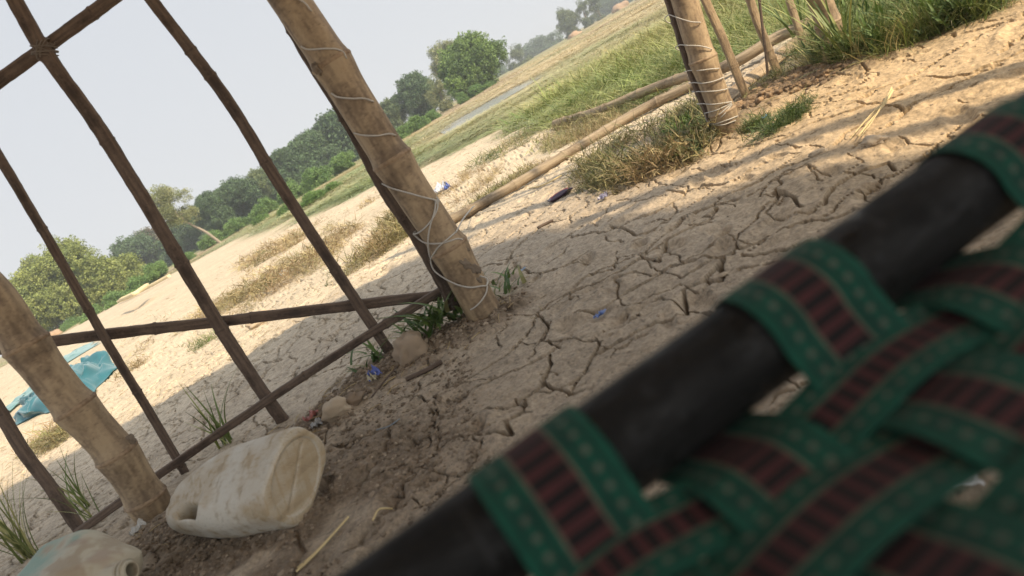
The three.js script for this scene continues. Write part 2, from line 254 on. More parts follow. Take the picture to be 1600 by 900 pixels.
// ---------- bamboo posts ----------
function culm(name, label, pxPath, zPlane, dia, nodes, mat, group, opts = {}) {
  const pts = pxPath.map(([x, y, dz = 0]) => onPlane(x, y, zPlane + dz)); if (opts.extend) { const a = pts[0], b = pts[1]; const d = a.clone().sub(b).normalize(); pts.unshift(a.clone().addScaledVector(d, (opts.extend - a.y) / d.y)); }
  return culmAt(name, label, pts, dia, nodes.map(([x, y]) => onPlane(x, y, zPlane)), mat, group, opts);
}
function culmAt(name, label, pts, dia, nodePts, mat, group, { seed = 1, taper = 0, extra = [] } = {}) {
  const curve = new THREE.CatmullRomCurve3(pts, false, 'centripetal'), L = curve.getLength(), base = pts[pts.length - 1].clone();
  const near = (p) => { let b = 0, d = 9; for (let i = 0; i <= 600; i++) { const q = curve.getPointAt(i / 600).distanceTo(p); if (q < d) { d = q; b = i / 600; } } return b * L; };
  const ns = nodePts.map(near).concat(extra.map((e) => e * L)), R = dia / 2;
  const rad = (a, s) => { let r = R * (1 + taper * (s / L - 0.7)); let sw = 0; for (const n of ns) { const d = s - n; sw += 0.11 * Math.exp(-(d * d) / (2 * (R * (d < 0 ? 0.30 : 0.6)) ** 2)); if (d > 0) sw += 0.02 * Math.exp(-d / R); }
    return r * (0.985 + sw + 0.022 * (vn(Math.cos(a) * 1.6 + 5, Math.sin(a) * 1.6 + s * 3, seed) - 0.5) * 2); };
  const t = thing(name, label, 'bamboo post', base, group);
  part('culm', rebase(sweep(curve, (a, s) => { const r = rad(a, s); return [Math.cos(a) * r, Math.sin(a) * r]; }, { round: 28, step: 0.008 }), base), mat, t);
  for (const n of ns) { // the ridge and the scar line at each joint
    const w = R * 0.13, a0 = Math.max(0, n - w) / L, a1 = Math.min(L, n + w) / L, sub = []; for (let i = 0; i <= 4; i++) sub.push(curve.getPointAt(mix(a0, a1, i / 4)));
    part('node_ring', rebase(sweep(sub, (a, s, l) => { const q = s / l, tilt = 0.1 * R * Math.sin(a + seed), r = rad(a, n) * (1.0 + 0.045 * Math.sin(Math.PI * q)) + 0.0004; void tilt; return [Math.cos(a) * r, Math.sin(a) * r]; }, { round: 28, step: w / 4, caps: false }), base), M.nodeRing, t);
  }
  t.userData.axis = undefined;
  return { t, curve, R };
}
{ const [m, b] = wood([0.63, 0.545, 0.44], [0.40, 0.32, 0.25], 140, 24, 9); M.nodeRing = new THREE.MeshStandardMaterial({ map: m, bumpMap: b, bumpScale: 0.001, roughness: 0.7 }); }
const ROOF = 1.97;
const postLeft = culm('bamboo_post', 'thick bent bamboo post at the left edge, standing just behind the big white jerrycan', [[-60, 415], [-10, 465], [35, 530], [88, 600], [120, 638], [182, 708], [233, 787], [246, 808]], -2.07, 0.112, [[40, 540], [119, 636], [183, 709], [228, 778]], M.bamboo, 'bamboo posts of the shelter', { seed: 3, extend: ROOF - 0.03 });
const postMid = culm('bamboo_post', 'bamboo post in the middle with white cord criss-crossed low round it', [[453, 0], [518, 97], [550, 150], [613, 250], [645, 300], [700, 385], [748, 473], [763, 500]], -2.15, 0.113, [[517, 97], [613, 249], [703, 384]], M.bamboo, 'bamboo posts of the shelter', { seed: 8, taper: 0.1, extend: ROOF - 0.03 });
const postRight = culm('bamboo_post', 'sunlit bamboo post bound with many turns of white cord, right of the grass clump', [[1070, 0], [1083, 45], [1101, 100], [1125, 165], [1140, 205], [1146, 222]], -2.68, 0.098, [[1100, 91], [1131, 172]], M.bamboo, 'bamboo posts of the shelter', { seed: 12, extend: ROOF + 0.02 });
const postFar = culm('bamboo_post', 'sunlit bamboo post at the top right, partly behind green grass blades', [[1281, 0], [1294, 36], [1308, 90], [1315, 112]], -2.82, 0.096, [[1290, 38], [1306, 86]], M.bamboo, 'bamboo posts of the shelter', { seed: 15, extend: ROOF + 0.02 });

// ---------- slats of the fence ----------
function slat(name, label, category, pxPath, z, width, thick, mat, group, seed, { knots = [], extendTop, extendEnd, jag = 1 } = {}) {
  const pts = pxPath.map(([x, y, dz = 0]) => onPlane(x, y, z + dz));
  if (extendTop) { const d = pts[0].clone().sub(pts[1]).normalize(); pts.unshift(pts[0].clone().addScaledVector(d, extendTop)); }
  if (extendEnd) { const e = pts.length - 1, d = pts[e].clone().sub(pts[e - 1]).normalize(); pts.push(pts[e].clone().addScaledVector(d, extendEnd)); }
  return rod(name, label, category, pts, width, thick, mat, group, seed, knots, jag);
}
function rod(name, label, category, pts, width, thick, mat, group, seed, knots = [], jag = 1, flat = V(0, 0, 1)) {
  const owner = category?.isObject3D, base = owner ? category.position.clone() : pts[pts.length - 1].clone(), t = owner ? category : thing(name, label, category, base, group);
  const curve = new THREE.CatmullRomCurve3(pts, false, 'centripetal'), L = curve.getLength(), ks = knots.map((k) => k * L);
  for (let s = 0.13 + 0.2 * hash2(seed, 1, 9); s < L; s += 0.27 + 0.12 * hash2(seed, Math.round(s * 10), 4)) ks.push(s);
  const sec = (a, s) => { let k = 1; for (const n of ks) { const d = s - n; k += 0.055 * Math.exp(-d * d / (2 * 0.008 ** 2)); }
    const w = width / 2 * k * (1 + jag * 0.07 * (vn(s * 14, Math.cos(a) > 0 ? 1.5 : 8.5, seed) - 0.5) * 2 + jag * 0.05 * (vn(s * 60, Math.cos(a) > 0 ? 1.5 : 8.5, seed + 1) - 0.5) * 2), h = thick / 2 * k * (1 + jag * 0.12 * (vn(s * 9, Math.sin(a) > 0 ? 3.5 : 6.5, seed + 2) - 0.5) * 2);
    const e = 0.62, c = Math.cos(a), q = Math.sin(a); return [Math.sign(c) * Math.pow(Math.abs(c), e) * w, Math.sign(q) * Math.pow(Math.abs(q), e) * h]; };
  const shaft = part(owner ? name : 'shaft', rebase(sweep(curve, sec, { round: 16, step: 0.008, flat }), base), mat, t); if (owner && label) shaft.userData.label = label;
  for (const n of ks) { const sub = []; for (let i = 0; i <= 3; i++) sub.push(curve.getPointAt(cl((n - 0.003 + 0.002 * i) / L))); const k = 1.02; if (sub[0].distanceTo(sub[3]) < 0.004) continue;
    part('node_ridge', rebase(sweep(sub, (a) => { const [x, y] = sec(a, n); return [x * k + Math.sign(x) * 0.0008, y * k + Math.sign(y) * 0.0008]; }, { round: 16, step: 0.0016, caps: true, flat }), base), mat, owner ? shaft : t); }
  return t;
}
const fenceLeft = thing('slat_fence', 'dark open fence of slats and crossing rails between the two left bamboo posts', 'fence', onPlane(447, 664, -2.27));
const fenceRight = thing('slat_fence', 'sunlit row of loose upright slats right of the corded bamboo post', 'fence', onPlane(1172, 166, -3.0));
slat('slat', 'widest dark slat, tied with twine where it crosses the upper left rail', fenceLeft, [[23, 0], [67, 77], [150, 193], [213, 293], [337, 500], [397, 593], [447, 664]], -2.27, 0.043, 0.02, M.slat, null, 1, { extendTop: 0.75, knots: [0.72] });
slat('slat', 'dark straight slat between the tied slat and the middle bamboo post', fenceLeft, [[237, 0], [353, 153], [440, 293], [543, 450], [616, 560]], -2.27, 0.036, 0.018, M.slat, null, 2, { extendTop: 0.75, knots: [0.45] });
slat('slat', 'thin dark slat right of the bent left post, ending behind the white jerrycan', fenceLeft, [[-3, 242], [83, 387], [157, 517], [213, 610], [255, 680], [291, 742]], -2.28, 0.028, 0.016, M.slat, null, 3, { extendTop: 0.9 });
slat('slat', 'short slat in the lower left corner with tall grass round its foot', fenceLeft, [[-6, 635], [40, 710], [80, 762], [126, 830]], -2.33, 0.043, 0.022, M.slat, null, 4, { extendTop: 1.2 });
slat('rail', 'upper left rail crossing the sky, tied to the widest slat', fenceLeft, [[-90, 196], [0, 125], [67, 77], [165, 5], [240, -50]], -2.297, 0.038, 0.02, M.slat, null, 5, { extendTop: 0.3, extendEnd: 0.9 });
slat('rail', 'long middle rail behind the slats, running from the left edge to the middle post', fenceLeft, [[-60, 553], [72, 535], [160, 523], [337, 503], [497, 484], [600, 471], [690, 461]], -2.308, 0.037, 0.018, M.slat, null, 6, { extendTop: 0.6 });
slat('rail', 'lowest rail slanting across the front of the slats down to the lower left', fenceLeft, [[121, 832], [280, 720], [423, 622], [587, 516], [647, 480], [706, 443]], -2.235, 0.028, 0.018, M.slat, null, 7, { knots: [0.83] });
slat('split_pole', 'dark split pole lashed to the post', postMid.t, [[436, 0], [490, 97], [530, 160], [561, 215], [600, 290], [654, 372], [714, 480]], -2.215, 0.05, 0.03, M.slat, null, 8, { extendTop: 0.7 });
slat('split_pole', 'dark split pole lashed to the post', postRight.t, [[1049, 0], [1066, 55], [1080, 100], [1115, 190], [1122, 212]], -2.73, 0.05, 0.03, M.slat, null, 9, { extendTop: 0.9 });
slat('slat', 'first sunlit slat right of the corded post, with a pale knot', fenceRight, [[1102, 0], [1128, 57], [1150, 112], [1172, 166]], -3.0, 0.036, 0.024, M.bamboo, null, 10, { extendTop: 1.0, knots: [0.87] });
slat('slat', 'second sunlit slat right of the corded post, with a bulging joint', fenceRight, [[1172, 0], [1183, 33], [1197, 67], [1219, 124]], -3.15, 0.036, 0.026, M.bamboo, null, 11, { extendTop: 1.0, knots: [0.9] });
slat('slat', 'third sunlit slat, thin, just left of the top right bamboo post', fenceRight, [[1233, 0], [1247, 43], [1261, 90]], -3.3, 0.033, 0.022, M.bamboo, null, 12, { extendTop: 1.0 });
slat('stick', 'thin bare stick beside the second sunlit slat', fenceRight, [[1190, 30], [1196, 80], [1201, 130]], -3.1, 0.011, 0.01, M.slat, null, 13, { extendTop: 0.3 });
{ // twine knot
  const c = onPlane(67, 77, -2.275), g = [], r = rng(5);
  for (let i = 0; i < 9; i++) { const p = [], a0 = (r() - 0.5) * 0.5 + (i % 2 ? 0.75 : -0.6), off = (r() - 0.5) * 0.03; for (let k = 0; k <= 20; k++) { const a = k / 20 * Math.PI * 2, q = Math.cos(a) * 0.034, d = Math.sin(a) * 0.03 - 0.008; p.push(V(c.x + Math.cos(a0) * q - Math.sin(a0) * off, c.y + Math.sin(a0) * q + Math.cos(a0) * off, c.z + d)); } g.push(tube(p, 0.0016, 0.004, 5)); }
  for (let i = 0; i < 4; i++) { const p = [c.clone().add(V(0.02, 0, 0.02))]; for (let k = 1; k < 5; k++) p.push(p[k - 1].clone().add(V(0.012 * r(), 0.016 * (r() - 0.6), 0.006 * (r() - 0.5)))); g.push(tube(p, 0.0008, 0.004, 5)); }
  part('twine_knot', rebase(mergeGeometries(g), fenceLeft.position), M.twine, fenceLeft);
}
// cords: each point is where a sight line meets the skin of the post
function onCulm(px, py, post, lift = 0.003) {
  const d = sight(px, py).normalize(), o = camera.position; let best = null, bd = 9, bt = 0;
  for (let i = 0; i <= 900; i++) { const c = post.curve.getPointAt(i / 900), w = c.clone().sub(o), t = w.dot(d), q = w.addScaledVector(d, -t).length(); if (q < bd) { bd = q; best = c; bt = t; } }
  const R = post.R * 1.06 + lift, p = o.clone().addScaledVector(d, bt - Math.sqrt(Math.max(0, R * R - bd * bd)));
  return p;
}
function loop(post, front, lift, rBack = 1.35) { // the seen front, then round the back of post and pole
  const p = front.map(([x, y]) => onCulm(x, y, post, lift)), a = p[p.length - 1], b = p[0], mid = a.clone().add(b).multiplyScalar(0.5); const R = post.R * rBack;
  const e = a.clone().sub(b).multiplyScalar(0.5); for (let k = 1; k <= 12; k++) { const q = k / 12 * Math.PI; p.push(mid.clone().addScaledVector(e, Math.cos(q)).add(V(0, 0, -Math.sin(q) * R * 1.9))); }
  return p;
}
{
  const g = [], add = (pts, r = 0.0025) => g.push(tube(pts, r, 0.004, 7));
  add(loop(postMid, [[440, -12], [465, -2], [477, 5], [485, 15]], 0.003));
  for (const f of [[[471, 73], [480, 77], [510, 76], [527, 77], [537, 82], [541, 90]], [[518, 146], [526, 151], [550, 154], [570, 154], [582, 158]], [[553, 208], [565, 211], [590, 212], [610, 209], [617, 211]]]) add(loop(postMid, f, 0.003));
  add([[597, 287], [612, 294], [640, 302], [665, 309], [683, 313]].map(([x, y]) => onCulm(x, y, postMid)));
  add([[683, 309], [684, 322], [678, 338], [665, 355], [655, 363], [647, 366]].map(([x, y]) => onCulm(x, y, postMid, 0.004)));
  add([[681, 313], [679, 330], [673, 350], [669, 372], [670, 395], [673, 405]].map(([x, y]) => onCulm(x, y, postMid, 0.006)));
  add(loop(postMid, [[646, 366], [655, 374], [667, 380], [690, 380], [715, 373], [722, 374]], 0.003));
  add([[713, 362], [700, 373], [686, 385], [678, 396], [673, 408], [678, 422], [690, 432], [706, 441], [718, 446], [735, 449], [752, 447]].map(([x, y]) => onCulm(x, y, postMid, 0.005)));
  add([[752, 447], [761, 445], [761, 436], [750, 431]].map(([x, y]) => onCulm(x, y, postMid, 0.006)));
  add([[761, 441], [760, 456], [752, 470], [742, 480], [735, 484]].map(([x, y]) => onCulm(x, y, postMid, 0.004)));
  add([onCulm(713, 362, postMid), onPlane(722, 345, -2.2), onPlane(735, 328, -2.5), onGround(742, 322, 0.06)]);
  for (let i = 0; i < 3; i++) add([onCulm(682 + i, 308 + i * 4, postMid, 0.005), onCulm(686 - i * 3, 314, postMid, 0.009), onCulm(681 - i, 318 - i * 3, postMid, 0.005)]);
  part('cord', rebase(mergeGeometries(g), postMid.t.position), M.cord, postMid.t);
}
{
  const g = [], add = (pts, r = 0.0021) => g.push(tube(pts, r, 0.004, 7));
  for (const f of [[[1046, 23], [1060, 28], [1080, 34], [1094, 35]], [[1063, 70], [1075, 71], [1095, 72], [1112, 77]], [[1078, 110], [1095, 110], [1110, 108], [1123, 107]], [[1085, 129], [1100, 130], [1115, 127], [1130, 121]], [[1091, 143], [1105, 143], [1120, 142], [1136, 139]], [[1098, 162], [1115, 163], [1130, 161], [1143, 159]]]) add(loop(postRight, f, 0.003, 1.5));
  for (const f of [[[1101, 177], [1120, 172], [1143, 161]], [[1108, 190], [1125, 178], [1143, 162]], [[1112, 196], [1130, 180], [1144, 163]], [[1101, 178], [1105, 190], [1115, 194], [1135, 188], [1153, 181]], [[1112, 195], [1130, 195], [1150, 188]]]) add(f.map(([x, y]) => onCulm(x, y, postRight, 0.004)));
  part('cord', rebase(mergeGeometries(g), postRight.t.position), M.cord, postRight.t);
}
// torn bark at the foot of the middle post
{
  const g = []; for (const [x, y, s, k] of [[726, 388, 0.008, 1], [723, 412, 0.015, 2], [738, 420, 0.015, 3], [746, 437, 0.009, 4]]) { const p = onCulm(x, y, postMid, -0.004); g.push(rock(k + 30, s * 0.8, s * 1.5, s * 0.5, 0.9, 3).rotateZ(0.55).translate(p.x, p.y, p.z)); }
  const base = postMid.t.position; part('torn_bark', rebase(mergeGeometries(g), base), M.scar, postMid.t);
  const q = onCulm(201, 688, postLeft, -0.004); part('bud', rebase(rock(71, 0.012, 0.016, 0.012, 0.8, 3).translate(q.x + 0.006, q.y, q.z), postLeft.t.position), M.scar, postLeft.t);
  const q2 = onCulm(500, 104, postMid, -0.004); part('bud', rebase(rock(72, 0.012, 0.018, 0.012, 0.8, 3).translate(q2.x - 0.01, q2.y, q2.z), base), M.scar, postMid.t);
}

// ---------- the shelter's roof and its other posts, beside and above the view ----------
const roofEdgeA = V(1.52, ROOF, -2.2), roofEdgeB = V(3.6, ROOF, 1.17);
{
  const t = thing('thatched_roof', 'straw thatched shelter roof overhead, whose shade covers the cracked mud', 'roof', V(-1.2, ROOF, -0.5));
  const r = rng(9), sh = new THREE.Shape(), pts = [];
  const edge = (ax, az, bx, bz, n, j) => { for (let i = 0; i < n; i++) { const u = i / n; pts.push([mix(ax, bx, u) + (r() - 0.5) * j, mix(az, bz, u) + (r() - 0.5) * j]); } };
  edge(-2.2, -2.12, 1.52, -2.2, 40, 0.03); edge(1.52, -2.2, 3.6, 1.17, 40, 0.1); edge(3.6, 1.17, -2.2, 1.17, 40, 0.06); edge(-2.2, 1.17, -2.2, -2.12, 20, 0.06);
  pts.forEach(([x, z], i) => i ? sh.lineTo(x, -z) : sh.moveTo(x, -z));
  const g = new THREE.ExtrudeGeometry(sh, { depth: 0.07, bevelEnabled: false }).rotateX(-Math.PI / 2);
  part('thatch', rebase(g.translate(0, ROOF + 0.05, 0), t.position), std(0.34, 0.27, 0.16, { roughness: 1 }), t);
  for (const z of [-2.05, -0.9, 0.2, 1.05]) part('beam', rebase(tube([V(-2.1, ROOF + 0.01, z), V(1.7 + (z + 2.2) * 0.61, ROOF + 0.01, z)], 0.04, 0.3, 10), t.position), M.bamboo, t);
}
for (const [x, z, l] of [[2.18, -1.16, 'nearer'], [2.6, -0.47, 'farther']]) culmAt('bamboo_post', 'bamboo post under the right roof edge, out of the picture, the ' + l + ' to the view', [V(x + 0.02, ROOF + 0.02, z), V(x, 1, z), V(x, -0.03, z)], 0.1, [V(x, 0.5, z), V(x, 0.9, z), V(x, 1.35, z)], M.bamboo, 'bamboo posts of the shelter', { seed: l.length });

// ---------- poles and planks on the ground ----------
function lying(name, label, category, pxs, dia, mat, seed, y = 0.03, group) {
  const pts = pxs.map(([x, yy]) => { const p = onGround(x, yy, y); p.y = y + Math.max(0, gh(p.x, p.z)); return p; });
  const base = pts[0].clone(), t = thing(name, label, category, base, group), curve = new THREE.CatmullRomCurve3(pts), L = curve.getLength(), ks = [];
  for (let s = 0.2; s < L - 0.1; s += 0.3 + 0.1 * hash2(seed, Math.round(s * 9), 3)) ks.push(s);
  const rad = (a, s) => { let k = 1; for (const n of ks) k += 0.12 * Math.exp(-((s - n) ** 2) / (2 * 0.014 ** 2)); return dia / 2 * k * (1 + 0.05 * (vn(s * 6, a, seed) - 0.5)); };
  part('shaft', rebase(sweep(curve, (a, s) => { const r = rad(a, s); return [Math.cos(a) * r, Math.sin(a) * r]; }, { round: 12, step: 0.012, flat: V(0, 1, 0) }), base), mat, t);
  for (const n of ks) { const q = [0, 1, 2].map((i) => curve.getPointAt((n - 0.005 + 0.005 * i) / L)); part('node_ring', rebase(sweep(q, (a) => { const r = rad(a, n) * 1.03; return [Math.cos(a) * r, Math.sin(a) * r]; }, { round: 12, step: 0.005, flat: V(0, 1, 0) }), base), mat, t); }
  return t;
}
const LP = 'bamboo poles lying on the ground beyond the fence';
lying('bamboo_pole', 'long bamboo pole lying on the ground from the middle post to the corded post', 'bamboo pole', [[690, 352], [702, 347], [790, 298], [1000, 173], [1087, 131], [1147, 99]], 0.058, M.pole, 4, 0.035, LP);
lying('bamboo_pole', 'bamboo pole continuing along the ground behind the sunlit slats', 'bamboo pole', [[1080, 122], [1147, 100], [1217, 64], [1275, 35], [1340, 0]], 0.06, M.pole, 5, 0.07, LP);
lying('bamboo_pole', 'crooked weathered pole at the edge of the tall grass, behind the long one', 'bamboo pole', [[867, 193], [943, 170], [990, 150], [1033, 133], [1082, 116]], 0.064, M.pole, 6, 0.035, LP);
{
  const p = [[1128, 160], [1150, 141], [1200, 102], [1243, 67], [1283, 38], [1330, 8]].map(([x, y]) => onGround(x, y, 0.05));
  rod('split_bamboo', 'flat split bamboo board lying along the feet of the sunlit slats', 'split bamboo', p, 0.06, 0.016, M.bamboo, null, 21, [], 1, V(0.3, 0.75, 0.6));
  const q = [[185, 471], [225, 452], [264, 431]].map(([x, y]) => onGround(x, y, 0.12)), q2 = [[190, 468], [212, 458], [229, 446]].map(([x, y]) => onGround(x, y, 0.35)), mat = std(0.62, 0.53, 0.34);
  rod('plank', 'longest pale plank lying at the far edge of the sand before green bushes', 'plank', q, 0.16, 0.12, mat, null, 22, [], 0.1, V(0, 1, 0));
  rod('plank', 'short pale plank resting on the longest one at the far sand edge', 'plank', q2, 0.14, 0.1, mat, null, 23, [], 0.3, V(0, 1, 0));
}
// ---------- jerrycans ----------
function marching(res, half, field) { // half: [x, y, z] half sizes of the box the field is sampled in
  const mc = new MarchingCubes(res, M.cord, false, false, 260000); mc.isolation = 0; let k = 0;
  for (let z = 0; z < res; z++) for (let y = 0; y < res; y++) for (let x = 0; x < res; x++) mc.field[k++] = -field((x / res * 2 - 1) * half[0], (y / res * 2 - 1) * half[1], (z / res * 2 - 1) * half[2]);
  mc.update(); const n = mc.count, p = mc.positionArray.slice(0, n * 3); for (let i = 0; i < n; i++) for (let c = 0; c < 3; c++) p[i * 3 + c] *= half[c];
  let g = new THREE.BufferGeometry(); g.setAttribute('position', new THREE.BufferAttribute(p, 3)); g = mergeVertices(g, 1e-5); g.computeVertexNormals();
  return g;
}
const smin = (a, b, k) => { const h = cl(0.5 + 0.5 * (b - a) / k); return mix(b, a, h) - k * h * (1 - h); }, smax = (a, b, k) => -smin(-a, -b, k);
const cap3 = (p, a, b, r) => { const ab = b.clone().sub(a), t = cl(p.clone().sub(a).dot(ab) / ab.lengthSq()); return p.distanceTo(a.clone().addScaledVector(ab, t)) - r; };
function dirtColors(g, fn) { const p = g.attributes.position, nn = g.attributes.normal, c = new Float32Array(p.count * 3), uv = new Float32Array(p.count * 2); for (let i = 0; i < p.count; i++) { const q = fn(p.getX(i), p.getY(i), p.getZ(i), nn.getX(i), nn.getY(i), nn.getZ(i)); c.set(q, i * 3); uv[i * 2] = p.getX(i) * 2 + p.getZ(i); uv[i * 2 + 1] = p.getY(i) * 2 + p.getZ(i) * 0.7; } g.setAttribute('color', new THREE.BufferAttribute(c, 3)); g.setAttribute('uv', new THREE.BufferAttribute(uv, 2)); return g; }
M.plastic = new THREE.MeshPhysicalMaterial({ vertexColors: true, roughness: 0.55, bumpMap: grainBump, bumpScale: 0.0016 });
const CAN = { at: V(-0.832, 0, -1.632), turn: -0.6, roll: 1.15, len: 0.25 };
{
  // x: towards the base; y: up; z: towards the viewer. The shoulder narrows towards -x.
  const P = V(), H = CAN.len;
  const field = (x, y, z) => {
    const s = (x + H) / (2 * H), taper = 0.52 + 0.48 * ss(-0.12, 0.62, s), hy = 0.116 * taper, hz = 0.072 * (0.62 + 0.38 * ss(-0.1, 0.4, s)), yo = -0.03 * (1 - taper);
    const ry = 0.058 * (0.5 + taper * 0.5), qy = Math.abs(y - yo) - hy + ry, qz = Math.abs(z) - hz + ry, side = Math.hypot(Math.max(qy, 0), Math.max(qz, 0)) + Math.min(Math.max(qy, qz), 0) - ry;
    let d = smax(side, Math.abs(x) - H, mix(0.06, 0.014, ss(-0.1, 0.1, x)));
    const rs = Math.hypot(y / 0.116, z / 0.072); d = smax(d, -Math.max(Math.abs(x - H) - 0.006, (rs - 0.84) * 0.1), 0.004); d = smax(d, -Math.max(Math.abs(x - H) - 0.010, Math.abs(z - 0.2 * y) - 0.003, rs * 0.1 - 0.07), 0.006);
    // hand hole through the thin way, and the hollow round the handle
    P.set(x, y, 0); d = smax(d, -cap3(P, V(-0.125, -0.058, 0), V(-0.035, -0.072, 0), 0.0185), 0.014);
    P.set(x, y, z); d = smax(d, -cap3(P, V(-0.165, -0.02, 0.10), V(-0.06, -0.03, 0.108), 0.047), 0.03);
    d = smax(d, -cap3(P, V(-0.02, 0.03, 0.150), V(0.03, -0.06, 0.148), 0.07), 0.02); d = smax(d, -cap3(P, V(0.05, 0.19, 0.02), V(0.13, 0.2, 0.0), 0.07), 0.04);
    d += 0.0035 * (vn3(x * 14 + 9, y * 14 + 9, z * 14 + 9, 5) - 0.5);
    return d;
  };
  const g = marching(124, [0.295, 0.145, 0.105], field), t = thing('jerrycan', 'big dirty white plastic jerrycan lying on its side, round base towards the right', 'jerrycan', CAN.at);
  dirtColors(g, (x, y, z, nx, ny, nz) => {
    const end = ss(0.7, 0.95, nx), n = fbm(x * 14 + 5, y * 14 + z * 9, 4, 41), n2 = fbm(x * 60 + y * 10, z * 50 + y * 30, 3, 47), n3 = vn3(x * 260 + 7, y * 260, z * 260, 49), n4 = fbm(x * 45 + y * 8, (z - y) * 140, 3, 53);
    let k = ss(0.38, 0.72, n) * 0.6 + ss(0.5, 0.8, n2) * 0.4; k = Math.max(k, end * (0.62 + 0.7 * (n2 - 0.5))); k = cl(k * (0.75 + 0.5 * n4) + ss(0.6, 0.75, n4) * 0.25 + ss(0.05, 0.2, x) * 0.25 * n2 * 2);
    const w = 1 - 0.22 * ss(0.7, 0.95, n3) - 0.25 * ss(0.62, 0.75, n2) * n4; return [mix(0.56, 0.40, k) * w, mix(0.535, 0.315, k) * w, mix(0.465, 0.20, k) * w]; });
  part('body', g, M.plastic, t);
  const neck = new THREE.LatheGeometry([[0.016, 0.03], [0.016, -0.005], [0.022, -0.005], [0.024, 0.012], [0.0215, 0.014], [0.0215, 0.03], [0.019, 0.032], [0.016, 0.03]].map(([a, b]) => new THREE.Vector2(a, b)), 32).rotateZ(Math.PI / 2).translate(-0.25, 0.015, 0.0);
  dirtColors(neck, () => [0.5, 0.45, 0.36]); part('neck', neck, M.plastic, t);
  t.rotation.set(-CAN.roll, CAN.turn, 0.03, 'YXZ'); t.scale.setScalar(0.96); t.position.y = 0.080 + gh(CAN.at.x, CAN.at.z);
}
{
  const P = V(), field = (x, y, z) => { const s = cl((x + 0.17) / 0.34), taper = 1 - 0.55 * ss(0.4, 1.0, s), hy = 0.10 * taper, hz = 0.125 * taper, r = 0.062, qy = Math.abs(y) - hy + r, qz = Math.abs(z) - hz + r; let d = Math.hypot(Math.max(qy, 0), Math.max(qz, 0)) + Math.min(Math.max(qy, qz), 0) - r; d = smax(d, Math.abs(x) - 0.17, 0.05);
    P.set(x, y, z); d = smin(d, cap3(P, V(0.14, 0.01, 0.045), V(0.195, 0.012, 0.047), 0.026), 0.012); d = smax(d, -cap3(P, V(0.15, 0.01, 0.045), V(0.4, 0.012, 0.05), 0.017), 0.004); d = smax(d, x - 0.205, 0.003); d = smax(d, -cap3(P, V(-0.1, 0.235, 0.0), V(0.06, 0.24, 0.02), 0.145), 0.04); return d + 0.003 * (vn3(x * 16 + 9, y * 16 + 9, z * 16 + 9, 15) - 0.5); };
  const at = V(-1.20, 0, -1.55), t = thing('jerrycan', 'dirty pale green jerrycan in the lower left corner, its open neck facing right', 'jerrycan', at);
  const g = marching(104, [0.23, 0.15, 0.16], field);
  dirtColors(g, (x, y, z, nx, ny) => { const n = fbm(x * 22 + 5, z * 22 + y * 14, 4, 61), n2 = fbm(x * 9, z * 26, 3, 66), k = ss(0.45, 0.72, n) * 0.7, q = ss(0.52, 0.7, n2) * 0.6; const a = ss(0.02, -0.14, x + 0.3 * (n - 0.5)); const base = [mix(0.46, 0.22, a), mix(0.42, 0.33, a), mix(0.32, 0.27, a)], d = [0.30, 0.23, 0.15], f = [0.24, 0.13, 0.09]; return [0, 1, 2].map((c) => mix(mix(base[c], d[c], k), f[c], q * 0.7)); });
  part('body', g, M.plastic, t);
  const ring = new THREE.LatheGeometry([[0.0265, -0.004], [0.0295, -0.004], [0.0295, 0.004], [0.0265, 0.004]].map(([a, b]) => new THREE.Vector2(a, b)), 32);
  for (const x of [0.178, 0.192]) { const q = ring.clone().rotateZ(Math.PI / 2).translate(x, 0.0115, 0.0465); dirtColors(q, () => [0.4, 0.35, 0.26]); part('neck_ring', q, M.plastic, t); }
  t.rotation.set(0.05, -0.28, -0.05, 'YXZ'); t.scale.setScalar(0.92); t.position.y = 0.088 + gh(at.x, at.z);
}

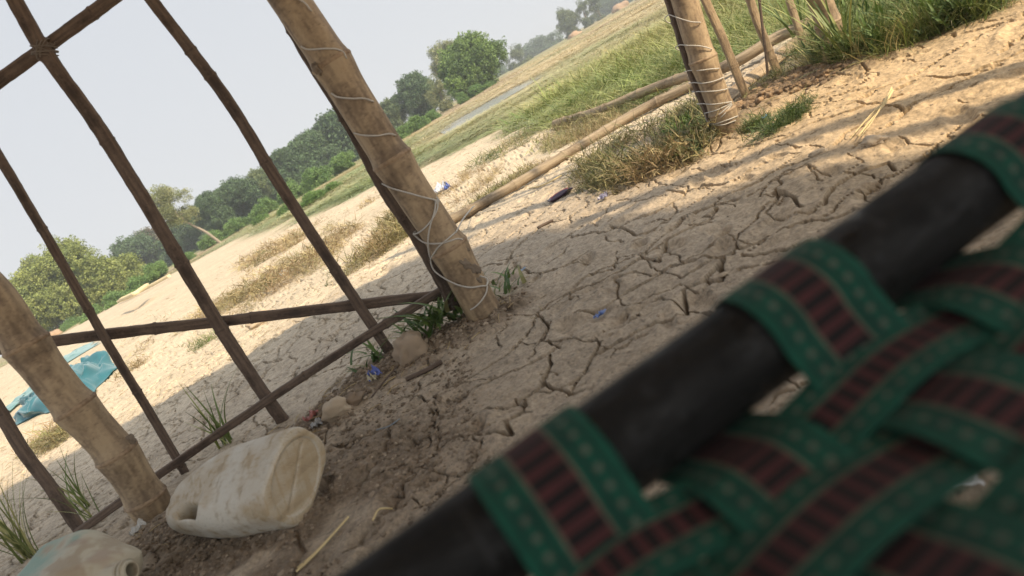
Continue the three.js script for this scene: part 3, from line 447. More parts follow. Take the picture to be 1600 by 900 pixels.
// ---------- webbing cot ----------
{
  const th = 0.2157, uv2w = (u, y, v) => V(Math.cos(th) * u + Math.sin(th) * v, y, -Math.sin(th) * u + Math.cos(th) * v);
  const U0 = -0.72, U1 = 1.16, V0 = -0.298, V1 = 0.50, YR = 0.442, R = 0.0255, c = uv2w((U0 + U1) / 2, 0, (V0 + V1) / 2), t = thing('cot', 'cot of woven green webbing on a dark tubular frame, lower right foreground', 'cot', c);
  t.rotation.y = th; const o = V((U0 + U1) / 2, 0, (V0 + V1) / 2), L = (u, y, v) => V(u - o.x, y, v - o.z);
  const steel = new THREE.MeshPhysicalMaterial({ color: new THREE.Color().setRGB(0.022, 0.022, 0.023), roughness: 0.8, specularIntensity: 0.3, roughnessMap: texture(512, 512, (i, j) => { const u = i / 512, v = j / 512, q = cl(0.75 + 0.5 * (pn(u, v, 30, 60, 2) - 0.5) - 0.4 * ss(0.75, 0.9, pn(u, v, 12, 200, 3))); return [q, q, q]; }, false), map: texture(512, 512, (i, j) => { const u = i / 512, v = j / 512, q = 0.6 + 0.25 * pn(u, v, 20, 30, 7) + 0.4 * ss(0.78, 0.92, pn(u, v, 90, 160, 9)) + 0.35 * ss(0.8, 0.95, pn(u, v, 8, 150, 5)); return [cl(q), cl(q * 0.98), cl(q * 0.94)]; }), bumpMap: grainBump, bumpScale: 0.0006 });
  part('side_rail', tube([L(U0, YR, V0), L(U1, YR, V0)], R, 0.05, 32), steel, t); part('side_rail', tube([L(U0, YR, V1), L(U1, YR, V1)], R, 0.05, 24), steel, t);
  part('end_rail', tube([L(U0, YR, V0 + R), L(U0, YR, V1 - R)], R * 0.98, 0.05, 24), steel, t); part('end_rail', tube([L(U1, YR, V0 + R), L(U1, YR, V1 - R)], R * 0.98, 0.05, 24), steel, t);
  for (const u of [U0, U1]) for (const v of [V0, V1]) part('leg', tube([L(u, YR + 0.06, v), L(u, -0.02, v)], R * 1.1, 0.05, 24), steel, t);
  // strap pattern: dotted green bands either side of a red and black barred band with cream edges
  const map = texture(256, 256, (i, j) => { const u = (i + 0.5) / 256, v = (j + 0.5) / 256, e = Math.abs(u - 0.5) * 2, wob = 0.012 * (pn(u, v, 40, 64, 3) - 0.5), rib = 0.86 + 0.14 * Math.abs(Math.sin(j * 0.5 * Math.PI / 2)) , weave = (0.88 + 0.3 * (pn(u, v, 128, 128, 5) - 0.5)) * (0.88 + 0.24 * pn(u, v, 7, 5, 8));
    const k = rib * weave; let col;
    if (e + wob < 0.33) { const bar = (v * 5) % 1; const b = bar < 0.5; col = b ? [0.03, 0.025, 0.03] : [0.315, 0.14, 0.145]; if (e > 0.27) col = b ? [0.10, 0.06, 0.06] : [0.32, 0.16, 0.15]; }
    else if (e + wob < 0.385) col = [0.42, 0.38, 0.32];
    else { const dots = Math.abs(e - 0.66) < 0.055 && ((v * 5) % 1) < 0.4; col = dots ? [0.36, 0.385, 0.33] : (e > 0.5 && e < 0.56) || (e > 0.77 && e < 0.82) ? [0.006, 0.20, 0.15] : [0.006, 0.305, 0.235]; }
    return col.map((q) => q * k); });
  const bump = texture(128, 128, (i, j) => { const q = 0.5 + 0.5 * Math.sin(j * Math.PI / 4) * 0.6 + 0.2 * (hash2(i, j, 3) - 0.5); return [cl(q), cl(q), cl(q)]; }, false); bump.repeat.set(1, 2);
  const fabric = new THREE.MeshPhysicalMaterial({ map, bumpMap: bump, bumpScale: 0.0006, roughness: 0.9 });
  const r = rng(31);
  function strap(pts, width, across, phase, tilt = 0) { // ribbon with thickness, soft edges and a slight crown
    const curve = new THREE.CatmullRomCurve3(pts, false, 'centripetal'), len = curve.getLength(), n = Math.ceil(len / 0.004), K = 10, pos = [], uv = [], idx = [], P = V(), T = V(), B = V(), N = V(), th = 0.0008;
    for (let i = 0; i <= n; i++) { const s = i / n; curve.getPointAt(s, P); curve.getTangentAt(s, T); B.copy(across).addScaledVector(T, -across.dot(T)).normalize(); N.crossVectors(T, B).normalize(); if (tilt) { B.applyAxisAngle(T, tilt); N.applyAxisAngle(T, tilt); }
      const wob = 0.0016 * (vn(s * len * 18, phase * 7, 3) - 0.5) * 2;
      for (let k = 0; k <= 2 * K + 1; k++) { const top = k <= K, q = top ? k / K : (2 * K + 1 - k) / K, x = (q - 0.5) * width + wob, e = Math.abs(q - 0.5) * 2, y = (top ? 1 : -1) * th * (e > 0.97 ? 0.35 : 1) + 0.0007 * (1 - e * e) + 0.0012 * (vn(s * len * 30 + phase, q * 3, 8) - 0.5); pos.push(P.x + B.x * x + N.x * y, P.y + B.y * x + N.y * y, P.z + B.z * x + N.z * y); uv.push(q, s * len / 0.047 + phase); } }
    const w = 2 * K + 2; for (let i = 0; i < n; i++) for (let k = 0; k < w; k++) { const a = i * w + k, b = i * w + (k + 1) % w; idx.push(a, b, a + w, b, b + w, a + w); }
    const g = new THREE.BufferGeometry(); g.setAttribute('position', new THREE.Float32BufferAttribute(pos, 3)); g.setAttribute('uv', new THREE.Float32BufferAttribute(uv, 2)); g.setIndex(idx); g.computeVertexNormals(); g.scale(1, 1, 1); return g;
  }
  const bV = [-0.250, -0.206, -0.148]; for (let v = -0.078; v < V1 - 0.05; v += 0.06) bV.push(v);
  const aU = []; for (let k = -9; k <= 14; k++) { const u = 0.034 + 0.0775 * k; if (u > U0 + 0.05 && u < U1 - 0.05) aU.push([u, k]); }
  const sag = (u, v) => 0.424 - 0.012 * ss(V0, V0 + 0.12, v) * ss(V1, V1 - 0.12, v), over = (k, j) => ((k + j) % 2 === 0 ? -1 : 1) * 0.0045;
  for (const [u, k] of aU) { const p = [], even = ((k % 2) + 2) % 2 === 0, du = (v) => u + 0.03 * (v - V0) * (hash2(k + 20, 3, 1) - 0.3), rs = R + 0.0022;
    if (even) { for (let a = 215; a >= -8; a -= 14) { const q = a * Math.PI / 180; p.push(L(u, YR + Math.sin(q) * rs, V0 - Math.cos(q) * rs * -1)); } }
    else for (let a = 175; a <= 300; a += 14) { const q = a * Math.PI / 180; p.push(L(u, YR + Math.sin(q) * rs, V0 + Math.cos(q) * rs)); }
    bV.forEach((v, j) => { const q = du(v); p.push(L(q, sag(u, v) + over(k, j), v)); });
    p.push(L(du(V1 - 0.035), 0.424, V1 - 0.035)); for (let a = 250; a <= 400; a += 25) { const q = a * Math.PI / 180; p.push(L(u, YR + Math.sin(q) * rs, V1 - Math.cos(q) * rs * -1 * (1))); }
    part('webbing_strap', strap(p, 0.060, V(-1, 0, 0), r()), fabric, t); }
  bV.forEach((v, j) => { const p = [L(U0 + 0.0, YR - R - 0.003, v), L(U0 + 0.03, 0.422, v)]; for (const [u, k] of aU) p.push(L(u, sag(u, v) - over(k, j), v + 0.004 * (hash2(k + 9, j, 5) - 0.5))); p.push(L(U1 - 0.03, 0.422, v), L(U1, YR - R - 0.003, v));
    part('webbing_strap', strap(p, j === 0 ? 0.04 : 0.054, V(0, 0, 1), r(), j === 0 ? 0.25 : 0), fabric, t); });
}

// ---------- leaves and grass shapes ----------
function bladeGeo(h, w, bend, az, lean = 0, segs = 4) { const pos = [], idx = []; const ca = Math.cos(az), sa = Math.sin(az);
  for (let i = 0; i <= segs; i++) { const t = i / segs, out = lean * t * h + bend * t * t * h, y = h * (t - 0.35 * Math.abs(bend) * t * t), ww = w * (1 - t * t * 0.92) / 2, fold = ww * 0.35; pos.push(ca * out - sa * ww, y, sa * out + ca * ww, ca * out, y - fold, sa * out, ca * out + sa * ww, y, sa * out - ca * ww); if (i < segs) { const a = i * 3; idx.push(a, a + 3, a + 1, a + 1, a + 3, a + 4, a + 1, a + 4, a + 2, a + 2, a + 4, a + 5); } }
  const g = new THREE.BufferGeometry(); g.setAttribute('position', new THREE.Float32BufferAttribute(pos, 3)); g.setIndex(idx); g.computeVertexNormals(); return g; }
function tuftGeo(seed, n, spread, w, segs = 3) { const r = rng(seed), l = []; for (let i = 0; i < n; i++) { const g = bladeGeo(0.45 + 0.55 * r(), w * (0.6 + 0.8 * r()), 0.15 + 0.7 * r(), r() * 6.283, 0.1 + 0.35 * r(), segs), a = r() * 6.283, q = spread * Math.sqrt(r()); g.translate(Math.cos(a) * q, 0, Math.sin(a) * q); l.push(g); } return mergeGeometries(l); }
function weedGeo(seed, n) { const r = rng(seed), l = []; for (let i = 0; i < n; i++) { const a = r() * 6.283, h = 0.3 + 0.7 * r(), lean = 0.2 + 0.5 * r(); for (let k = 0; k < 7; k++) { const t = 0.2 + 0.8 * k / 6, g = bladeGeo(0.30, 0.085, 0.5, a + k * 2.4 + r(), 0.5, 3); g.translate(Math.cos(a) * lean * t * h, h * t * 0.85, Math.sin(a) * lean * t * h); l.push(g); } l.push(bladeGeo(h, 0.03, 0.1, a, lean, 3)); } return mergeGeometries(l); }
const TUFT = [tuftGeo(1, 26, 0.45, 0.016), tuftGeo(2, 26, 0.6, 0.013), tuftGeo(3, 30, 0.8, 0.018)], MAT_ = [tuftGeo(4, 26, 1.0, 0.04, 2), weedGeo(6, 6)];
const tint = (a, b, t, j) => new THREE.Color().setRGB(mix(a[0], b[0], t) * j, mix(a[1], b[1], t) * j, mix(a[2], b[2], t) * j);
function scatter(name, label, geo, places, mat = M.blade, cat = 'grass') { // places: [x, y, z, width, height, turn, colour]
  const im = new THREE.InstancedMesh(geo, mat, places.length), m = new THREE.Matrix4(), q = new THREE.Quaternion(), e = new THREE.Euler();
  const rt = rng(places.length + 7); places.forEach(([x, y, z, w, h, a, c, tilt = 0.3], i) => { e.set((rt() - 0.5) * 2 * tilt, a, (rt() - 0.5) * 2 * tilt, 'YXZ'); m.compose(V(x, y, z), q.setFromEuler(e), V(w, h, w)); im.setMatrixAt(i, m); im.setColorAt(i, c); });
  im.name = numbered(name); im.castShadow = im.receiveShadow = true; scene.add(im); return tag(im, label, cat, null, 'stuff');
}
function fill(poly, n, seed, fn) { const r = rng(seed), x0 = Math.min(...poly.map((p) => p.x)), x1 = Math.max(...poly.map((p) => p.x)), z0 = Math.min(...poly.map((p) => p.z)), z1 = Math.max(...poly.map((p) => p.z)), out = []; let guard = 0;
  while (out.length < n && guard++ < n * 60) { const x = mix(x0, x1, r()), z = mix(z0, z1, r()); if (!inPoly(poly, x, z)) continue; const q = fn(x, z, r); if (q) out.push(q); } return out; }
const GREEN = [0.105, 0.17, 0.035], DEEP = [0.05, 0.10, 0.025], STRAW = [0.46, 0.37, 0.19], BROWN = [0.27, 0.19, 0.10], LIME = [0.22, 0.27, 0.075];
{ // the grass field beyond the fence
  const r = rng(404), lists = [[], [], []]; let guard = 0, n = 0;
  while (n < 56000 && guard++ < 900000) {
    const Z = 3.3 * Math.pow(30, Math.pow(r(), 0.8)), x = Z * (-0.75 + 1.75 * r()), fe = fieldEdge(x, -Z) + (vn(x * 2, Z * 2, 71) - 0.5) * 0.7; if (fe < 0) continue;
    if (inPoly(pond, x, -Z) && vn(x * 1.3, Z * 2.6, 83) < 0.5) continue;
    const dense = fbm(x * 0.35, Z * 0.3, 3, 73), dry = cl(0.15 + 1.5 * (fbm(x * 0.22 + 3, Z * 0.14, 3, 75) - 0.35) + ss(4, 12, Z) * 0.3 + 0.5 * ss(0.5, 0.62, fbm(x * 0.03 + 9, Z * 0.12, 2, 77)) * ss(14, 28, Z) - ss(1.5, 0, fe) * 0.2), bare = fbm(x * 0.1, Z * 0.3, 3, 79);
    if (Z > 9 && bare < 0.40 && r() < 0.75) continue;
    const s = Math.min(2.4, Math.max(0.5, Z / 9)), edge = ss(0, 0.8, fe), low = ss(9, 11, Z) * (1 - ss(24, 32, Z)); let h = (0.06 + 0.25 * dense) * (0.6 + 0.5 * r()) * (0.35 + 0.65 * edge); h *= mix(1, 0.42, low) * mix(1, 0.6, ss(20, 34, Z)); if (x < 1.1 && Z < 14) h *= 0.6;
    if (x / Z > -0.03 && x / Z < 0.2 && Z > 20 && Z < 34) h *= 0.5; const a = x / Z; if (a > -0.03 && a < 0.2 && Z > 10 && Z < 20) { const cap = 0.62 - 38 * Z / 1140 - Math.max(0, gh(x, -Z)) - 0.02; if (cap < 0.03) continue; h = Math.min(h, cap); }
    const left = ss(-0.24, -0.34, a); if (left && r() < 0.55 * left) continue; h *= 1 - 0.6 * left; if (a < -0.03 && a > -0.36) h *= 1.5; const gr = ss(-0.36, -0.28, a) * ss(0.0, -0.08, a);
    const late = ss(34, 50, Z) * ss(0.45, 0.6, fbm(a * 9, Z * 0.05, 2, 81)), c = tint(r() < 0.4 ? GREEN : LIME, late > r() ? [0.37, 0.28, 0.16] : STRAW, cl(dry + 0.08 - 0.4 * gr + late * 0.4 + (r() - 0.5) * 0.7), 0.9 + 0.6 * r()); lists[n % 3].push([x, gh(x, -Z) - 0.01, -Z, s * (0.35 + 0.25 * r()), h, r() * 6.28, c, Z > 9 ? 0.05 : 0.25]); n++;
  }
  lists.forEach((l, i) => scatter('grass', ['tall green and straw coloured grass of the field beyond the poles', 'finer mixed grass growing through the field beyond the poles', 'broad tufts of grass spread over the field beyond the poles'][i], TUFT[i], l));
}
{
  const patch = (label, px, n, seed, h0, dryness, geo = MAT_[0], size = 0.09, edge = 0) => scatter('dry_grass', label, geo, fill(gpoly(px), n, seed, (x, z, r) => { if (0.6 * vn(x * 3.1, z * 3.1, seed) + 0.4 * vn(x * 11, z * 11, seed + 3) < edge + 0.12) return null; const t = cl(dryness + (vn(x * 3, z * 3, seed + 1) - 0.5) * 0.9 + (r() - 0.5) * 0.5), c = tint(r() < 0.5 ? GREEN : DEEP, r() < 0.35 ? STRAW : BROWN, t, 0.8 + 0.5 * r()); return [x, gh(x, z) - 0.005, z, size * 0.85 * (0.5 + 0.8 * r()), 0.72 * h0 * (0.35 + 0.9 * r() * r()), r() * 6.28, c, 0.75]; }));
  patch('brownish dry grass patch on the sand left of the middle post', [[520, 440], [587, 385], [613, 327], [653, 340], [660, 380], [625, 405], [560, 430]], 460, 11, 0.085, 0.62, MAT_[0], 0.14, 0.35);
  patch('long strip of withered grass along a furrow of the sand', [[330, 492], [400, 445], [470, 404], [548, 352], [566, 360], [500, 415], [420, 462], [345, 497]], 560, 12, 0.08, 0.85, MAT_[0], 0.16, 0.3);
  patch('narrow strip of withered grass far on the sand between two slats', [[375, 415], [467, 365], [475, 378], [393, 428]], 240, 13, 0.08, 0.9, MAT_[0], 0.2, 0.3);
  patch('flattened dry grass on the sand beside the bent post', [[40, 712], [70, 690], [117, 665], [123, 680], [70, 712]], 200, 14, 0.05, 0.9, MAT_[0], 0.12, 0.3);
  patch('thick brown and green grass clump left of the corded post', [[885, 295], [960, 233], [1000, 213], [1100, 160], [1125, 212], [1067, 262], [967, 290]], 600, 15, 0.09, 0.7, MAT_[0], 0.12, 0.26);
  patch('dark green weeds at the foot of the corded post', [[1010, 262], [1060, 200], [1118, 195], [1128, 215], [1080, 255]], 240, 16, 0.15, 0.12, MAT_[1], 0.075);
  patch('patch of grass between the two lying poles', [[840, 232], [880, 195], [960, 165], [1000, 160], [940, 200], [880, 228]], 360, 17, 0.13, 0.45, MAT_[0], 0.11, 0.2);
  patch('small dark weeds on the white sand before the grass field', [[735, 262], [780, 232], [820, 212], [826, 224], [765, 258]], 90, 18, 0.08, 0.5, MAT_[0], 0.13, 0.35);
  patch('low green weeds right of the foot of the corded post', [[1145, 225], [1180, 190], [1230, 172], [1260, 160], [1250, 185], [1190, 220]], 330, 19, 0.05, 0.3, MAT_[0], 0.06, 0.3);
  patch('dry grass along the long lying pole', [[720, 335], [790, 285], [900, 222], [1000, 165], [1010, 176], [880, 250], [790, 305], [725, 345]], 420, 20, 0.10, 0.7, MAT_[0], 0.08, 0.4);
  patch('thin dry stalks on the sand right behind the middle post', [[650, 330], [700, 285], [790, 250], [770, 285], [700, 325]], 120, 21, 0.16, 0.75, TUFT[0], 0.12, 0.3);
  patch('short dark tufts on the sand in the left half', [[290, 540], [330, 515], [345, 525], [310, 545]], 36, 22, 0.12, 0.5, MAT_[0], 0.08, 0.3);
  patch('sparse withered grass on the far left sand below the net', [[-10, 600], [0, 560], [30, 560], [25, 590]], 160, 23, 0.15, 0.8, MAT_[0], 0.16, 0.2);
  patch('weeds and grass under the sunlit slats', [[1170, 165], [1220, 100], [1300, 45], [1320, 70], [1280, 95], [1225, 140]], 160, 24, 0.10, 0.25, MAT_[0], 0.06, 0.25);
  patch('withered grass and stubble scattered over the sand field', [[160, 560], [330, 455], [480, 360], [590, 300], [600, 330], [470, 430], [360, 500], [200, 590]], 420, 25, 0.07, 0.9, MAT_[0], 0.13, 0.6);
  // lush bank at the top right
  const bank = gpoly([[1286, 104], [1300, 55], [1330, 0], [1480, -70], [1640, -90], [1570, 5], [1400, 76], [1360, 94], [1326, 104]]);
  scatter('grass', 'bright green grass bank behind the mud at the top right', TUFT[0], fill(bank, 2400, 31, (x, z, r) => [x, gh(x, z) - 0.01, z, 0.15 * (0.6 + r()), 0.19 * (0.3 + 0.9 * r()), r() * 6.28, tint(r() < 0.6 ? GREEN : LIME, STRAW, r() < 0.2 ? 0.7 : 0.1 * r(), 0.8 + 0.6 * r())]));
  scatter('ground_weeds', 'leafy weeds low in the green bank at the top right', MAT_[1], fill(bank, 800, 33, (x, z, r) => [x, gh(x, z) - 0.005, z, 0.085 * (0.6 + r()), 0.16 * (0.4 + 0.8 * r()), r() * 6.28, tint(DEEP, GREEN, r(), 0.9 + 0.5 * r())]));
}
// plants that stand alone, blade by blade
function grassPlant(name, label, px, n, h, w, seed, dry = 0, group) { const at = onGround(px[0], px[1]); at.y = gh(at.x, at.z) - 0.005; const t = thing(name, label, 'plant', at, group), r = rng(seed);
  const mats = [0, 1, 2].map((i) => new THREE.MeshPhysicalMaterial({ color: tint(i === 2 ? LIME : GREEN, STRAW, dry * (0.5 + 0.5 * i), 0.9 + 0.15 * i), side: THREE.DoubleSide, roughness: 0.6, transmission: 0.2, thickness: 0 }));
  for (let i = 0; i < n; i++) { const m = part('blade', bladeGeo(h * (0.45 + 0.55 * r()), w * (0.7 + 0.6 * r()), 0.1 + 0.6 * r() * r(), r() * 6.28, 0.05 + 0.35 * r(), 8), mats[i % 3], t); m.position.set((r() - 0.5) * 0.05, 0, (r() - 0.5) * 0.05); } return t; }
const GP = 'grass plants growing along the left fence';
grassPlant('grass_plant', 'tall spreading grass plant at the left edge before the short slat', [46, 866], 36, 0.46, 0.007, 51, 0.3, GP);
grassPlant('grass_plant', 'upright grass plant between the short slat and the bent bamboo post', [128, 792], 18, 0.30, 0.007, 52, 0.1, GP);
grassPlant('grass_plant', 'thin grass plant with one long arching blade behind the big white jerrycan', [352, 692], 16, 0.29, 0.008, 53, 0.1, GP);
grassPlant('grass_plant', 'small grass plant between the bent post and the short slat, on its right', [152, 812], 9, 0.2, 0.006, 54, 0.2, GP);
function weedPlant(label, px, n, h, seed) { const at = onGround(px[0], px[1]); at.y = gh(at.x, at.z) - 0.004; const t = thing('weed_plant', label, 'plant', at, 'weeds at the foot of the middle post'), r = rng(seed), mats = [tint(DEEP, GREEN, 0.3, 1.1), tint(DEEP, GREEN, 0.9, 1.2), tint(GREEN, STRAW, 0.5, 1)].map((c) => new THREE.MeshPhysicalMaterial({ color: c, side: THREE.DoubleSide, roughness: 0.6, transmission: 0.2, thickness: 0 }));
  for (let i = 0; i < n; i++) { const a = r() * 6.28, q = r() * 0.09, hh = h * (0.4 + 0.6 * r()); const m = part('leaf', bladeGeo(hh, 0.010 + 0.006 * r(), 0.5 + 0.5 * r(), r() * 6.28, 0.3 + 0.5 * r(), 5), mats[i % 7 === 6 ? 2 : i % 2], t); m.position.set(Math.cos(a) * q, r() * 0.05, Math.sin(a) * q); } }
weedPlant('leafy green weed close against the left of the middle post foot', [722, 500], 44, 0.11, 61);
weedPlant('leafy green weed on the clod left of the middle post', [682, 528], 48, 0.12, 62);
weedPlant('pale spiky weed by the foot of the straight slat', [590, 572], 20, 0.08, 63);
weedPlant('small weed at the right of the middle post foot', [785, 462], 22, 0.07, 64);
grassPlant('grass_plant', 'tall thin grass blades in the field left of the long pole', [862, 168], 9, 0.55, 0.012, 71, 0, 'tall grass plants by the poles');
grassPlant('grass_plant', 'leafy reed-like grass beside the top right bamboo post, on its left', [1252, 70], 22, 0.5, 0.012, 72, 0, 'tall grass plants by the poles');
grassPlant('grass_plant', 'long drooping grass blades in front of the top right bamboo post', [1330, 100], 30, 0.42, 0.009, 73, 0.1, 'tall grass plants by the poles');

// ---------- clods, stones, litter ----------
function clod(name, label, cat, px, s, seed, mat = M.clod, group) { const p = onGround(px[0], px[1]); p.y = gh(p.x, p.z) + s[1] * 0.35; const m = single(name, rock(seed, ...s, 0.5, 5), mat, label, cat, group); m.position.copy(p); m.rotation.y = seed; return m; }
clod('clod', 'large round clod of earth with weeds on it, left of the middle post', 'clod', [648, 558], [0.06, 0.055, 0.055], 3, M.clod);
clod('clod', 'yellowish lump of earth in the soil right of the widest slat foot', 'clod', [537, 650], [0.035, 0.03, 0.04], 5, M.clodPale);
clod('clod', 'dark lump of earth touching the yellowish one', 'clod', [556, 632], [0.04, 0.018, 0.03], 6, M.clodDark);
clod('stone', 'pale stone beside the straw on the sunlit mud', 'stone', [1368, 228], [0.032, 0.014, 0.022], 8, M.clodPale);
clod('stone', 'small flat stone on the sunlit mud left of the straw', 'stone', [1280, 246], [0.024, 0.009, 0.014], 9, M.clodPale);
clod('stone', 'stone lying on the sand just under the long middle rail', 'stone', [412, 509], [0.09, 0.05, 0.06], 10, M.clodPale);
clod('stone', 'small white stone on the withered grass strip', 'stone', [444, 430], [0.05, 0.04, 0.04], 11, std(0.7, 0.68, 0.62));
clod('stone', 'flat grey chip in a crack of the mud by the rail', 'stone', [1128, 424], [0.012, 0.005, 0.009], 12, M.clodPale);
{
  const r = rng(88), geo = rock(90, 1, 0.8, 1, 0.7, 2), line = (l, n, w, s0, base) => { const out = []; for (let i = 0; i < n; i++) { const k = Math.min(l.length - 2, Math.floor(r() * (l.length - 1))), t = r(), x = mix(l[k].x, l[k + 1].x, t) + (r() + r() - 1) * w, z = mix(l[k].z, l[k + 1].z, t) + (r() + r() - 1) * w, s = s0 * (0.3 + 1.2 * r() * r()); out.push([x, gh(x, z) + s * 0.15, z, s, s, r() * 6, tint(base, C.soil, 0.35 + 0.65 * r(), 0.7 + 0.5 * r())]); } return out; };
  scatter('soil_crumbs', 'crumbs of dug soil along the foot of the left fence', geo, line(ridge, 2600, 0.17, 0.0075, C.mud), std(1, 1, 1, { roughness: 1 }), 'soil');
  scatter('soil_crumbs', 'heap of brown soil crumbs under the sunlit slats', geo, line([[1165, 165], [1200, 150], [1250, 128], [1300, 112]].map(([x, y]) => onGround(x, y)), 2600, 0.13, 0.014, [0.42, 0.28, 0.16]), std(1, 1, 1, { roughness: 1 }), 'soil');
  const near = []; for (let i = 0; i < 6000; i++) { const x = -1.15 + 0.95 * r(), z = -1.95 + 0.95 * r(), s = 0.0065 * (0.2 + Math.pow(r(), 3)); if (fbm(x * 6, z * 6, 3, 275) + 0.25 * r() < 0.5) continue; near.push([x, gh(x, z), z, s, s, r() * 6, tint(C.mud, C.soil, 0.4 + 0.6 * r(), 0.6 + 0.5 * r())]); }
  scatter('soil_crumbs', 'loose crumbs on the mud around the big white jerrycan', geo, near, std(1, 1, 1, { roughness: 1 }), 'soil');
  const wide = []; for (let i = 0; i < 5200; i++) { const a = (r() - 0.5) * 1.7, d = 0.8 + 4.5 * Math.pow(r(), 0.8), x = Math.sin(a) * d, z = -Math.cos(a) * d, s = 0.0045 * (0.25 + 1.4 * r() * r() * r()); wide.push([x, gh(x, z), z, s, s, r() * 6, tint(C.mud, C.soil, r() * 0.8, 0.9 + 0.4 * r())]); }
  scatter('soil_crumbs', 'pebbly crumbs strewn thinly over the cracked mud', geo, wide, std(1, 1, 1, { roughness: 1 }), 'soil');
  const stub = [], sg = tube([V(-0.5, 0, 0), V(-0.1, 0.05, 0.08), V(0.5, 0, -0.06)], 0.03, 0.25, 5); let gd = 0; while (stub.length < 1500 && gd++ < 30000) { const d = 3.2 + 16 * r() * r(), a = -0.95 + 1.25 * r(), x = Math.sin(a) * d, z = -Math.cos(a) * d; if (fieldEdge(x, z) > -0.1 || z > -3.6 || vn(x * 0.9, z * 2.2, 55) < 0.42) continue; const s = (0.015 + 0.035 * r()) * (0.6 + d * 0.08); stub.push([x, gh(x, z) + 0.004, z, s, s, r() * 6, tint(STRAW, BROWN, 0.4 + 0.6 * r(), 0.8)]); }
  scatter('stubble', 'dark bits of dry stalk and roots strewn over the pale sand', sg, stub, std(1, 1, 1), 'stubble');
  const bits = [], bg = tube([V(-0.5, 0, 0), V(-0.1, 0.04, 0.03), V(0.5, 0, -0.02)], 0.025, 0.25, 5); for (let i = 0; i < 420; i++) { const k = i % 2 ? ridge : ridgeRight, n = Math.floor(r() * (k.length - 1)), t = r(), x = mix(k[n].x, k[n + 1].x, t) + (r() + r() - 1) * 0.3, z = mix(k[n].z, k[n + 1].z, t) + (r() + r() - 1) * 0.3, s = 0.015 + 0.04 * r(); bits.push([x, gh(x, z) + 0.003, z, s, s, r() * 6, tint(STRAW, BROWN, r(), 1)]); }
  scatter('chaff', 'bits of dry stalk strewn along both fences', bg, bits, std(1, 1, 1), 'chaff');
}
function straw(name, label, pxs, r0, mat, lift = 0.006, fan = 0) { const p = pxs.map(([x, y]) => { const q = onGround(x, y); q.y = gh(q.x, q.z) + lift + r0; return q; }), g = [tube(p, r0, 0.006, 6)]; for (let i = 0; i < fan; i++) { const q = p.map((v, k) => v.clone().add(V((i - fan / 2 + 0.5) * 0.012 * k / p.length, 0.004 * i, (i % 2 ? 0.006 : -0.004) * k))); g.push(tube(q, r0 * 0.6, 0.006, 6)); } single(name, mergeGeometries(g), mat, label, 'straw'); }
straw('straw', 'split pale straw lying on the sunlit mud at the right', [[1397, 146], [1384, 170], [1372, 182], [1361, 195], [1344, 222]], 0.0024, M.straw, 0.008, 4);
straw('straw', 'long straw near the rail, right of the big white jerrycan', [[545, 808], [520, 835], [490, 868], [462, 892]], 0.0024, M.straw, 0.004, 1);
straw('straw', 'thin brown straw on the mud above the rail', [[607, 786], [595, 800], [584, 815]], 0.002, M.straw);
straw('stick', 'thin pale stick lying right of the straight slat foot', [[625, 577], [605, 600], [583, 625]], 0.0025, M.slat, 0.01);
straw('stick', 'bluish thin wire-like stalk on the mud right of the yellowish clod', [[626, 656], [610, 668], [590, 675]], 0.0016, std(0.22, 0.26, 0.3));
straw('stick', 'brown stick along the clod left of the middle post', [[690, 565], [665, 578], [635, 593]], 0.007, M.slat, 0.0);
straw('straw', 'straw on the sunlit sand left of the dark wrapper', [[880, 278], [855, 292], [828, 297]], 0.004, M.straw);
straw('straw', 'curved white string by the weeds near the corded post', [[1250, 176], [1243, 172], [1238, 180], [1236, 190]], 0.002, M.cord, 0.01);
straw('stick', 'short dry stem in the shade line left of the cracks', [[866, 347], [853, 354], [843, 361]], 0.006, M.slat, 0);
function crumple(seed, w, d, h, n = 9) { const g = new THREE.PlaneGeometry(w, d, n, n).rotateX(-Math.PI / 2), p = g.attributes.position; for (let i = 0; i < p.count; i++) { const x = p.getX(i) / w * 5, z = p.getZ(i) / d * 5; p.setY(i, Math.abs(vn(x, z, seed) - 0.4) * h * 2 + h * 0.4 * vn(x * 2.7, z * 2.7, seed + 1)); p.setX(i, p.getX(i) * (0.8 + 0.35 * vn(x, z, seed + 2))); p.setZ(i, p.getZ(i) * (0.75 + 0.4 * vn(x, z, seed + 3))); } g.computeVertexNormals(); const q = g.toNonIndexed(); q.computeVertexNormals(); return q; }
function litter(label, px, w, d, h, turn, col, seed, o = {}) { const p = onGround(px[0], px[1]); p.y = gh(p.x, p.z) + 0.004; const m = single(o.name ?? 'wrapper', crumple(seed, w, d, h), std(...col, { side: THREE.DoubleSide, roughness: 0.35, ...(o.mat ?? {}) }), label, o.cat ?? 'wrapper'); m.position.copy(p); m.rotation.y = turn; return m; }
litter('small shiny blue wrapper on the cracked mud in the middle', [936, 488], 0.034, 0.022, 0.012, 0.5, [0.16, 0.24, 0.5], 1);
litter('crumpled blue and white wrapper by the foot of the straight slat', [592, 597], 0.045, 0.05, 0.035, 0.2, [0.10, 0.14, 0.42], 2);
litter('yellowish inside of the crumpled wrapper beside the straight slat foot', [590, 601], 0.02, 0.03, 0.03, 1.1, [0.55, 0.5, 0.35], 21);
litter('torn reddish wrapper behind the top corner of the big white jerrycan', [493, 660], 0.05, 0.04, 0.02, 0.6, [0.35, 0.13, 0.11], 3);
litter('clear crumpled plastic scrap behind the big white jerrycan', [500, 668], 0.03, 0.04, 0.02, 1.4, [0.4, 0.4, 0.4], 31, { name: 'plastic_scrap', cat: 'plastic scrap' });
